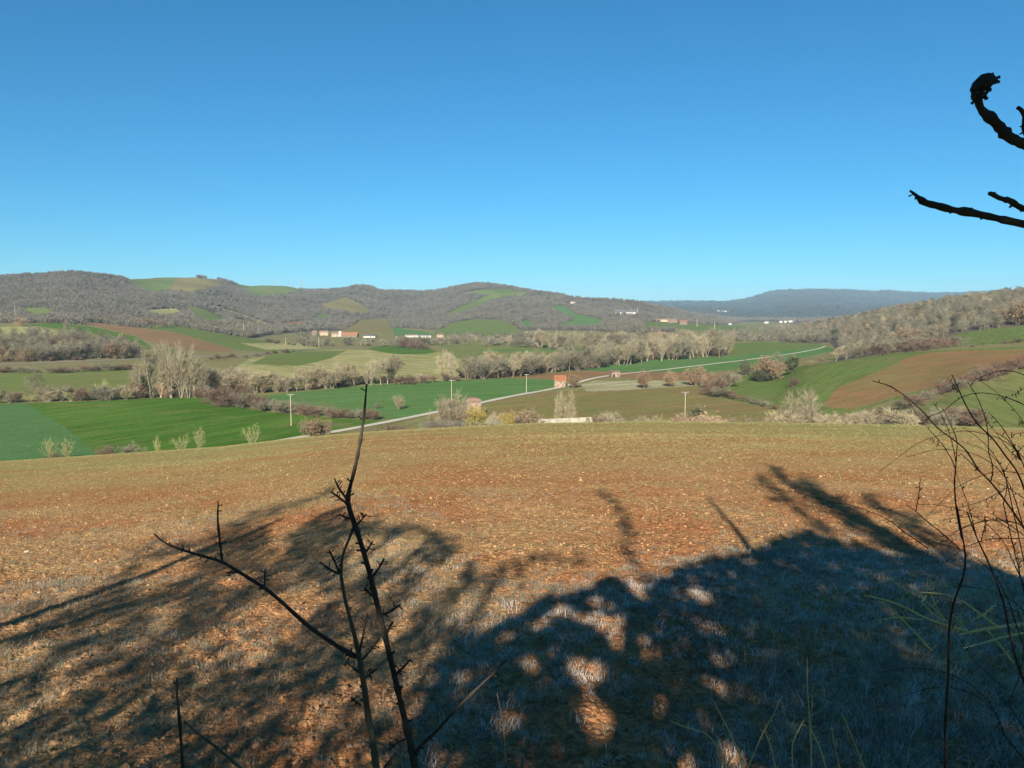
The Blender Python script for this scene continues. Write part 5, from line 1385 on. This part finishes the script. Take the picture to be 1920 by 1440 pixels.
# thorny bramble thicket at the edge
BX_ = at_depth(1880, 1400, 2.0)
bush = empty('briar_bush', (BX_[0], 2.0, float(Z(BX_[0], 2.0)))); tag(bush, 'tall arching briar with dark red-brown thorny canes', 'bush')
shrub_inv = bush
c1 = lambda L, r_: [(1480 + x_ / 4.236, 660 + y_ / 4.236, r_ * (0.45 + 0.55 * i / (len(L) - 1))) for i, (x_, y_) in enumerate(L)]
c2 = lambda L, r_: [(1600 + x_ / 3.0, 960 + y_ / 3.0, r_ * (0.5 + 0.5 * i / (len(L) - 1))) for i, (x_, y_) in enumerate(L)]
CANES = [c1([(660, 230), (800, 265), (935, 360), (1050, 460), (1180, 610), (1330, 715), (1410, 780), (1500, 940), (1590, 1020), (1700, 1160), (1800, 1300), (1890, 1440), (2000, 1700)], 3.0),
  c1([(930, 365), (1000, 480), (1130, 640), (1225, 740), (1310, 890), (1325, 960)], 1.7),
  c1([(1290, 180), (1330, 260), (1375, 370), (1450, 510), (1500, 580), (1620, 690), (1720, 830), (1800, 930), (1850, 1040), (1900, 1200), (1960, 1500)], 3.0),
  c1([(1255, 205), (1300, 250), (1345, 320)], 1.5),
  c1([(1415, 235), (1490, 350), (1550, 500), (1580, 640), (1580, 800), (1625, 920), (1600, 1025)], 2.0),
  c1([(1140, 395), (1215, 510), (1265, 620), (1300, 750), (1325, 880)], 1.5),
  c1([(1210, 440), (1240, 480), (1275, 560), (1335, 700), (1325, 880), (1310, 1030), (1320, 1200), (1345, 1370), (1370, 1480)], 2.6),
  c1([(1100, 515), (1230, 470), (1300, 400), (1400, 340), (1520, 320), (1640, 335), (1750, 370), (1864, 415), (2000, 520), (2150, 900)], 1.9),
  c1([(1450, 235), (1560, 180), (1650, 150), (1780, 148), (1864, 180), (2000, 260), (2150, 560)], 1.8),
  c1([(0, 1100), (170, 1150), (300, 1190), (500, 1215), (600, 1255), (700, 1290), (800, 1340), (900, 1420), (1100, 1560)], 1.7),
  c1([(930, 1210), (1000, 1265), (1100, 1350), (1200, 1430), (1350, 1560)], 2.0), c1([(1042, 1005), (1030, 1120), (1005, 1265)], 1.6),
  c1([(1585, 480), (1680, 580), (1750, 690), (1820, 800), (1870, 920), (1950, 1200)], 2.0), c1([(1560, 540), (1650, 650), (1740, 780), (1840, 860)], 1.4),
  c1([(1320, 960), (1380, 1100), (1430, 1250), (1480, 1440)], 1.6), c1([(1345, 790), (1430, 870), (1510, 950)], 1.6), c1([(1100, 700), (1190, 745), (1230, 750)], 1.0),
  c1([(1240, 1330), (1400, 1310), (1560, 1305), (1700, 1370), (1800, 1440)], 1.4), c1([(1550, 1300), (1560, 1440)], 1.2), c1([(1620, 1020), (1740, 1080), (1830, 1140), (1900, 1180)], 1.6),
  c1([(1690, 980), (1750, 880), (1864, 740)], 1.1), c1([(1815, 520), (1860, 590)], 1.3), c1([(1650, 640), (1740, 700), (1800, 780), (1830, 850)], 2.2), c1([(1740, 660), (1864, 640)], 1.0), c1([(1640, 375), (1710, 370), (1740, 355)], 1.0), c1([(1750, 360), (1864, 290)], 1.0),
  c1([(1200, 1300), (1330, 1240), (1500, 1200), (1700, 1100)], 1.0), c1([(1560, 1230), (1640, 1150), (1720, 1080)], 1.0),
  c2([(585, -20), (610, 120), (635, 250), (620, 370), (560, 510), (535, 680), (535, 900), (515, 1200), (515, 1440), (515, 1560)], 4.4),
  c2([(640, 0), (700, 160), (770, 300), (850, 520), (880, 700), (920, 850), (965, 960), (1020, 1200)], 4.0),
  c2([(740, 20), (745, 60), (720, 160)], 1.5), c2([(520, 280), (640, 190), (760, 150), (960, 150)], 1.5), c2([(760, 0), (860, 60), (960, 130)], 1.6), c2([(880, 140), (930, 260), (935, 340)], 1.2), c2([(500, 560), (600, 720), (700, 860), (860, 1000)], 1.2)]
def cane_foot(cpl, d, seed):
    r_ = random.Random(seed); q = at_depth(cpl[-1][0], cpl[-1][1], d)
    fx, fy = BX_[0] + r_.uniform(-.25, .35), 2.05 + r_.uniform(-.2, .45)
    fx = q[0] if cpl[-1][0] < 1800 and cpl[-1][1] > 1400 else max(fx, (2060 + r_.uniform(0, 200) - 960) / 1429 * fy)
    g = np.array([fx, fy, float(Z(fx, fy)) - .04])
    if q[2] - g[2] < .03: return
    m = MB(); rd = max(cpl[-1][2] * .66 * d / 1429, .0015)
    m.tube([q, q * .55 + g * .45 + np.array([0.06, .02, .10]), g], [rd, rd * 1.1, rd * 1.4], 6); put(m.build('cane_foot', M['bramble_stem'], bush, True))
for i, cpl in enumerate(CANES):
    if i in (0, 2, 7, 8, 12, 28, 29): cane_foot(cpl, 1.82 + 0.5 * ((i * 37) % 11) / 11, i)
    dd_ = 1.7 + 0.5 * ((i * 37) % 11) / 11
    put(sprig(bush, 'cane', cpl, dd_, dd_ + .12, M['bramble_stem'], 120 + i, 6, 6, .009, .15))
rr_ = random.Random(77)
for i in range(20):
    x0_ = rr_.uniform(1880, 2010); y0_ = rr_.uniform(900, 1400); a = rr_.uniform(-1.9, -1.0); L_ = rr_.uniform(120, 300); kx = rr_.uniform(-1.6, -.3)
    pl = []
    for u in np.linspace(1, 0, 6):
        aa = a + kx * u; pl.append((x0_ + L_ * u * math.cos(aa), y0_ + L_ * u * math.sin(aa), 0.7 + .7 * (1 - u)))
    dd_ = rr_.uniform(1.7, 2.6)
    put(sprig(bush, 'cane', pl, dd_, dd_ + .1, M['bramble_stem'], 300 + i, 3, 5, .007, .1)); cane_foot(pl, dd_ + .1, 60 + i)
LIC = [c2([(65, 470), (190, 495), (300, 540), (410, 600), (540, 640), (640, 670)], 3.0), c2([(160, 500), (240, 570), (330, 660), (440, 780)], 1.8), c2([(360, 450), (520, 460), (640, 515), (720, 580), (800, 640)], 2.4),
       c2([(600, 690), (720, 660), (860, 640), (970, 628)], 4.0), c2([(120, 610), (250, 590), (390, 605)], 1.6), c2([(670, 610), (740, 570), (800, 520)], 2.0), c2([(380, 500), (440, 570), (530, 620)], 1.5), c2([(560, 580), (600, 620), (640, 665)], 1.6),
       c2([(620, 765), (720, 740), (850, 700), (960, 680)], 2.6), c2([(740, 650), (850, 780), (900, 850)], 2.2), c2([(210, 370), (270, 420), (350, 470)], 1.3), c2([(330, 420), (430, 520), (520, 610)], 1.2), c2([(430, 380), (440, 480), (500, 590)], 1.0)]
for i, cpl in enumerate(LIC):
    put(sprig(bush, 'lichen_twig', cpl, 2.3 + .05 * (i % 4), 2.4 + .05 * (i % 4), M['lichen_stem'], 400 + i, 10, 5, .014, .5, .85))

c3 = lambda L, r_: [(1180 + x_ / 4.364, 1180 + y_ / 4.364, r_ * (0.5 + 0.5 * i / (len(L) - 1))) for i, (x_, y_) in enumerate(L)]
DRY = [c3([(330, 745), (440, 795), (620, 845), (680, 900), (760, 1040), (820, 1200)], 2.4), c3([(710, 860), (735, 940), (765, 1030)], 1.6), c3([(690, 590), (790, 780), (870, 950), (940, 1135), (980, 1260)], 3.6),
       c3([(1250, 540), (1180, 700), (1090, 850), (970, 1135), (920, 1260)], 2.2), c3([(1110, 830), (1160, 960), (1200, 1135), (1210, 1260)], 2.6), c3([(1430, 740), (1330, 930), (1335, 1135), (1340, 1260)], 2.2),
       c3([(1455, 230), (1455, 450), (1470, 650), (1485, 900), (1490, 1135), (1492, 1260)], 3.0), c3([(1490, 820), (1560, 970), (1610, 1135), (1640, 1260)], 2.6), c3([(1650, 780), (1690, 1000), (1720, 1135), (1740, 1260)], 2.2), c3([(1740, 690), (1830, 900), (1915, 1120), (1960, 1260)], 2.4)]
for i, cpl in enumerate(DRY):
    dd_ = 1.55 + .05 * (i % 4)
    b0 = at_depth(cpl[-1][0], cpl[-1][1], dd_)
    tw = empty('dry_stem', (b0[0], dd_, float(Z(b0[0], dd_)))); tag(tw, ['pale dry stem with a drooping side shoot over the frosted shade', 'short pale dry shoot beside the drooping one', 'thick straight tan stem over the frosted shade', 'thin yellow stem leaning across the tan ones', 'short tan stem crossed by the leaning yellow one', 'crooked grey-tan stem with a bent tip', 'tallest upright tan stem with a dark tip', 'forked tan shoot beside the tallest stem', 'thin straight brown shoot past the forked one', 'pale shoot leaning outward beside the briar'][i], 'stem')
    shrub_inv = tw
    put(sprig(tw, 'shoot', cpl, dd_, dd_ + .02, M['dry_stem'], 500 + i, 6, 6, .008, .3))
    q = at_depth(cpl[-1][0], cpl[-1][1], dd_ + .02); m = MB(); m.tube([q, np.array([q[0], dd_ + .02, float(Z(q[0], dd_)) - .05])], [cpl[-1][2] * dd_ / 1429, .005], 6); put(m.build('stem_base', M['dry_stem'], tw))

# ------------------------------------------------------------------ the hedge behind the viewpoint that shades the near field
def shadow_px(P_):
    """photograph pixel on which a point's sun shadow falls"""
    t_ = (P_[:, 2] + 3.0) / SUN_DIR[2]
    for _ in range(8):
        q = P_ - SUN_DIR[None] * t_[:, None]
        t_ = t_ + 0.7 * (q[:, 2] - Z(q[:, 0], q[:, 1])) / SUN_DIR[2]
    q = P_ - SUN_DIR[None] * t_[:, None]
    a, b = project(q[:, 0], np.maximum(q[:, 1], 0.5), q[:, 2])
    return a, b, q[:, 1]
DENSE = [(860, 1205), (960, 1155), (1050, 1115), (1130, 1090), (1215, 1098), (1290, 1066), (1400, 1046), (1480, 1012), (1520, 1000), (1560, 1012), (1620, 1026), (1700, 1044), (1800, 1052), (1930, 1088), (2200, 1140), (2600, 2200), (300, 2200), (640, 1700), (760, 1440), (800, 1300)]
HOLES = [(1095, 1265, 34, 28), (1110, 1345, 46, 30), (1185, 1360, 28, 26), (1190, 1207, 32, 16), (1060, 1150, 26, 14), (1130, 1165, 40, 16), (1010, 1168, 26, 11), (1310, 1107, 26, 20), (962, 1335, 16, 34), (900, 1270, 24, 22), (1000, 1240, 18, 14), (850, 1420, 30, 24), (1230, 1240, 30, 12), (1345, 1300, 16, 10)]
STREAKS = [(-60, 1250, 78, 1175, 10), (78, 1175, 215, 1100, 10), (215, 1100, 300, 1010, 7), (140, 1215, 260, 1160, 10), (300, 1230, 520, 1085, 26), (500, 1090, 640, 1000, 34), (560, 1010, 700, 990, 13), (640, 1000, 860, 1010, 8),
           (100, 1330, 330, 1240, 16), (-60, 1400, 220, 1310, 20), (-60, 1450, 380, 1390, 36), (150, 1380, 450, 1290, 18), (420, 1340, 680, 1260, 30), (560, 1200, 640, 1150, 14), (600, 1120, 760, 1060, 10), (680, 1250, 880, 1180, 24),
           (300, 1050, 480, 980, 8), (400, 1000, 620, 930, 5), (1215, 1095, 1150, 960, 9), (1150, 960, 1125, 930, 6), (1720, 1045, 1500, 895, 11), (1660, 1015, 1440, 880, 7), (1810, 1045, 1620, 930, 9), (1560, 1000, 1420, 905, 5),
           (300, 1450, 700, 1360, 34), (-60, 1320, 60, 1270, 8), (20, 1500, 600, 1440, 30), (960, 1060, 1100, 1040, 5), (860, 1100, 980, 1070, 7)]
N_ = 300000
P_ = np.stack([rng.uniform(-13, 11, N_), rng.uniform(-4.6, -1.7, N_), rng.uniform(-1.6, 7.0, N_)], -1)
sx, sy, sd = shadow_px(P_)
wx = sx + 46 * fbm(sx / 60.0, sy / 45.0, 3, 501) + rng.normal(0, 7, N_); wy = sy + 34 * fbm(sx / 60.0, sy / 45.0, 3, 511) + rng.normal(0, 5, N_)
ind = inside(wx, wy, DENSE) & (sy > 0)
for (hx, hy, hrx, hry) in HOLES:
    ux = wx + 30 * fbm(sx / 30.0, sy / 24.0, 2, 521); uy = wy + 24 * fbm(sx / 30.0, sy / 24.0, 2, 531)
    ind &= ~((((ux - hx) / (hrx * 1.12)) ** 2 + ((uy - hy) / (hry * 1.12)) ** 2) < 1.0)
ind &= ~((fbm(sx / 34.0, sy / 24.0, 3, 561) > 0.19) & (sx < 1420) & (sy > 1090))
ind &= ~(fbm(sx / 24.0, sy / 18.0, 3, 571) > 0.27)
ins = np.zeros(N_, bool)
for (x0_, y0_, x1_, y1_, w_) in STREAKS:
    dx, dy = x1_ - x0_, y1_ - y0_
    u = np.clip(((wx - x0_) * dx + (wy - y0_) * dy) / (dx * dx + dy * dy), 0, 1)
    dist = np.hypot(wx - x0_ - u * dx, (wy - y0_ - u * dy))
    ins |= dist < w_ * (0.40 + 0.6 * rng.random(N_))
# feathery boughs over the rest: streaks converge towards the point opposite the sun
th = np.arctan2(sy - 735.0, sx - 1130.0); rr2 = np.hypot(sx - 1130.0, sy - 735.0)
nz = fbm(th * 24.0, rr2 / 150.0, 3, 541) + 0.5 + 0.45 * fbm(sx / 60.0, sy / 45.0, 3, 551)
ytop = np.interp(sx, [-200, 150, 300, 450, 640, 760, 900, 1000, 1130], [1170, 1110, 1030, 985, 935, 985, 1035, 1075, 1090])
e_ = np.clip((sy - ytop) / 330.0, 0, 1)
ins |= (sx < 1100) & (sy > ytop) & (nz < 0.395 + 0.28 * e_) & (rng.random(N_) < 0.85)
ins |= (sx < 1000) & (sy > ytop) & (rng.random(N_) < 0.03 + 0.06 * e_)
ins &= ~ind
def leaf_cloud(pts, size, seed):
    g_ = np.random.default_rng(seed); n = len(pts)
    a = g_.normal(size=(n, 3)); a /= np.linalg.norm(a, axis=1)[:, None]
    b = np.cross(a, g_.normal(size=(n, 3))); b /= np.linalg.norm(b, axis=1)[:, None]
    s = (size * g_.uniform(.7, 1.3, n))[:, None]
    v = np.stack([pts - a * s, pts + b * s * .55, pts + a * s, pts - b * s * .55], 1).reshape(-1, 3)
    return v, np.arange(len(v))
def hedge_tree(name, label, pts, size, leafm, seed):
    base = np.array([pts[:, 0].mean(), pts[:, 1].mean(), 0.0]); base[2] = float(Z(base[0], base[1]))
    root = empty(name, base); tag(root, label, 'tree')
    v, f = leaf_cloud(pts - base, size, seed)
    me_ = np_mesh('crown', v, f, 4, [leafm]); o = bpy.data.objects.new('crown', me_); COL.objects.link(o); o.parent = root
    top = pts[:, 2].max() - base[2]
    m = MB(); m.tube([(0, 0, -.1), (.05, 0, top * .25), (-.05, .05, top * .5), (0, 0, top * .75)], [.13, .11, .09, .05], 8)
    r_ = random.Random(seed)
    for k in range(14):
        q = pts[r_.randrange(len(pts))] - base; z0_ = min(top * .7, max(.3, q[2] * .6))
        m.tube([(0, 0, z0_), tuple(np.array([0, 0, z0_]) * .45 + q * .55 + np.array([0, 0, .1])), tuple(q)], [.05, .03, .012], 5)
    m.build('trunk', M['black_bark'], root)
    return root
Pd = P_[ind]; Ps = P_[ins]
xs_ = np.quantile(Pd[:, 0], [0, .34, .67, 1.0])
LB = ['dense evergreen hedge tree behind the viewpoint, beside the ivy-clad one', 'dense evergreen hedge tree behind the viewpoint, between two others', 'dense evergreen hedge tree behind the viewpoint, beside the walnut']
for k in range(3):
    mk = (Pd[:, 0] >= xs_[k]) & (Pd[:, 0] <= xs_[k + 1])
    hedge_tree('hedge_tree', LB[k], Pd[mk], 0.075, M['evergreen'], 900 + k)
hedge_tree('ivy_clad_tree', 'open ivy-clad tree behind the viewpoint casting streaky shade', Ps[Ps[:, 0] < 0.5], 0.045, M['ivy'], 910)
hedge_tree('ivy_clad_tree', 'slender ivy-clad tree behind the viewpoint beside the walnut', Ps[Ps[:, 0] >= 0.5], 0.055, M['ivy'], 911)
print('shade leaves', len(Pd), len(Ps))

# ------------------------------------------------------------------ clods, stones and grass of the near field
def tuft(name, seed, n, h, spread, w, mat, bend=0.6):
    r_ = random.Random(seed); v = []; f = []
    for k in range(n):
        a = r_.uniform(0, 6.28); p = np.array([r_.gauss(0, spread * .45), r_.gauss(0, spread * .45), -.004]); L_ = h * r_.uniform(.55, 1.25)
        d = np.array([math.cos(a), math.sin(a), 0]); s = np.array([-math.sin(a), math.cos(a), 0]); e = r_.uniform(.15, .6); bb = bend * r_.uniform(.5, 1.6)
        i = len(v)
        for q in range(4):
            u = q / 3; ww_ = w * (1 - u) ** .7
            if q < 3: v += [p - s * ww_, p + s * ww_]
            else: v += [p]
            ang = e + bb * u
            p = p + (d * math.sin(ang) + np.array([0, 0, 1]) * math.cos(ang)) * L_ / 3
        f += [(i, i + 1, i + 3, i + 2), (i + 2, i + 3, i + 5, i + 4), (i + 4, i + 5, i + 6)]
    return source(name, v, f, M[mat])
def lump(name, seed, mat, flat=.75):
    r_ = random.Random(seed); v = []; f = []
    import bmesh
    bm = bmesh.new(); bmesh.ops.create_icosphere(bm, subdivisions=1, radius=1.0)
    for q in bm.verts:
        q.co *= r_.uniform(.68, 1.2); q.co.z *= flat
    me_ = bpy.data.meshes.new(name); bm.to_mesh(me_); bm.free(); me_.materials.append(M[mat])
    return bpy.data.objects.new(name, me_)
def area_points(n, d0, d1, tm=0.85):
    x_, y_ = wood_points(n, d0, d1, -tm, tm, 1)
    return x_, y_
def near_z(x_, y_): return Z(x_, y_) + clod_relief(x_, y_)
def put_scatter(name, x_, y_, srcs, s_, label, tilt=0.25, sink=0.0):
    n = len(x_)
    P3 = np.stack([x_, y_, near_z(x_, y_) - sink * s_], -1)
    scatter(name, P3, srcs, np.stack([s_, s_, s_ * rng.uniform(.75, 1.2, n)], -1), rng.integers(0, len(srcs), n), np.stack([rng.uniform(-tilt, tilt, n), rng.uniform(-tilt, tilt, n), rng.uniform(0, 6.28, n)], -1), label)
# clods
x_, y_ = wood_points(60000, 2.25, 45, -.85, .85, 0)
put_scatter('soil_clods', x_, y_, [lump('clod_%s' % c, 70 + k, 'clod', .95) for k, c in enumerate('abcde')], (np.minimum(rng.gamma(1.7, .0042, len(x_)), .038) + .003) * np.clip(.8 + y_ / 40, .85, 1.5), 'crumbly red-brown clods of the tilled soil', .5, .1)
x_, y_ = area_points(6500, 3.0, 78)
k_ = rng.random(len(x_)) < np.clip(.25 + 1.6 * (fbm(x_ * .25, y_ * .25, 2, 4) + .1), .08, 1); x_, y_ = x_[k_], y_[k_]
put_scatter('field_stones', x_, y_, [lump('stone_%s' % c, 90 + k, 'stone_bit', .6) for k, c in enumerate('abcd')], np.minimum(rng.gamma(1.3, .0085, len(x_)), .06) + .004, 'small pale stones scattered over the tilled field', .4, .1)
# frost lies where the hedge keeps the sun out longest
FZ = [(640, 1010), (700, 985), (860, 1000), (900, 1090), (1050, 1095), (1130, 1070), (1290, 1045), (1420, 1020), (1520, 985), (1700, 1025), (1930, 1065), (2300, 1050), (2600, 2200), (500, 2200), (760, 1440), (800, 1250), (700, 1100)]
def frost_prob(x_, y_):
    z_ = Z(x_, y_); a, b = project(x_, y_, z_)
    nz = fbm(x_ * .8, y_ * .8, 3, 61)
    return np.where(inside(a, b, DENSE), .80, np.where(inside(a, b, FZ), .08, -.12)) + nz * .5
def grass_density(x_, y_, s):
    return np.clip(.62 + 2.3 * fbm(x_ * .55, y_ * .55, 3, s) + 1.2 * fbm(x_ * 1.9, y_ * 1.9, 2, s + 5), .03, 1)
x_ = np.concatenate([area_points(15000, 2.25, 9)[0] * 0, []]) if False else None
xa, ya = area_points(24000, 2.25, 9); xb, yb = area_points(24000, 8.5, 17)
x_ = np.concatenate([xa, xb]); y_ = np.concatenate([ya, yb])
_a, _b = project(x_, y_, Z(x_, y_))
LZ = [(-200, 1140), (150, 1080), (300, 1000), (450, 940), (640, 900), (800, 950), (900, 1000), (900, 2200), (-900, 2200)]
zone = np.where(inside(_a, _b, FZ), 1.0, np.where(inside(_a, _b, LZ), .62, np.where(_b > 985, .30, .10)))
dn = grass_density(x_, y_, 201) * zone * np.clip((18 - y_) / 5, 0, 1)
dn = np.where((x_ / y_ > .1) & (_b > 1110), np.minimum(dn * 1.25 + .08, 1), dn)
k_ = rng.random(len(x_)) < dn; x_, y_ = x_[k_], y_[k_]
fr = rng.random(len(x_)) < frost_prob(x_, y_)
fs_ = [tuft('frost_tuft_%s' % c, 400 + k, 15, .062, .055, .0015, 'frost_grass', 1.3) for k, c in enumerate('abcd')]
ds_ = [tuft('dry_tuft_%s' % c, 420 + k, 14, .060, .055, .0014, 'dry_grass', 1.3) for k, c in enumerate('abcd')]
put_scatter('frosted_grass', x_[fr], y_[fr], fs_, rng.uniform(.6, 1.35, fr.sum()), 'frost-whitened grass in the shade of the hedge')
put_scatter('dry_grass', x_[~fr], y_[~fr], ds_, rng.uniform(.6, 1.3, (~fr).sum()), 'pale dry grass blades over the red soil')
xa, ya = area_points(9000, 7, 16); xb, yb = area_points(34000, 14, 34); xc, yc_ = area_points(52000, 30, 80, .8)
x_ = np.concatenate([xa, xb, xc]); y_ = np.concatenate([ya, yb, yc_])
dn = np.clip(.55 + 2.4 * fbm(x_ * .22, y_ * .35, 3, 301), .08, 1) * np.clip((y_ - 5) / 12, .15, 1)
dn = np.where(y_ > 52, np.maximum(dn, .9), dn)
k_ = rng.random(len(x_)) < dn; x_, y_ = x_[k_], y_[k_]
ys_ = [tuft('wheat_tuft_%s' % c, 440 + k, 7, .055, .06, .0034, 'young_wheat', .9) for k, c in enumerate('abc')]
put_scatter('young_wheat', x_, y_, ys_, rng.uniform(.7, 1.3, len(x_)) * np.clip(y_ / 30, .75, 1.1), 'thin young wheat sprouting over the field')
# long dry grass of the bank foot by the briar
x_ = rng.uniform(0.75, 3.2, 900); y_ = rng.uniform(2.3, 5.2, 900); k_ = (x_ / y_ > .33) & (rng.random(900) < .75); x_, y_ = x_[k_], y_[k_]
put_scatter('rank_grass', x_, y_, [tuft('rank_tuft_%s' % c, 460 + k, 12, .16, .06, .0016, 'dry_grass' if k < 2 else 'frost_grass', .9) for k, c in enumerate('abc')], rng.uniform(.6, 1.3, len(x_)), 'long tangled dead grass under the briar')

x_ = rng.uniform(0.5, 4.6, 1500); y_ = rng.uniform(2.4, 7.0, 1500); k_ = (x_ / y_ > .30) & (rng.random(1500) < .55); x_, y_ = x_[k_], y_[k_]
put_scatter('dead_stalks', x_, y_, [tuft('stalk_%s' % c, 480 + k, 5, .34, .10, .0017, 'dry_stem', .5) for k, c in enumerate('abc')], rng.uniform(.4, 1.1, len(x_)), 'thin dead stalks tangled under the briar', .9)
# ------------------------------------------------------------------ haze
hz = MB(); hz.box(-14500, 14500, -200, 13200, FLOOR - 8, 380)
ho = hz.build('haze', None)
hm = bpy.data.materials.new('haze'); hm.use_nodes = True; nt = hm.node_tree; nt.nodes.clear()
pv = nt.nodes.new('ShaderNodeVolumePrincipled'); pv.inputs['Color'].default_value = (0.50, 0.76, 1.0, 1); pv.inputs['Density'].default_value = 6.0e-5; pv.inputs['Anisotropy'].default_value = 0.0
mo = nt.nodes.new('ShaderNodeOutputMaterial'); nt.links.new(pv.outputs[0], mo.inputs['Volume'])
ho.data.materials.append(hm)
tag(ho, 'thin blue winter haze filling the valley', None, None, 'stuff')
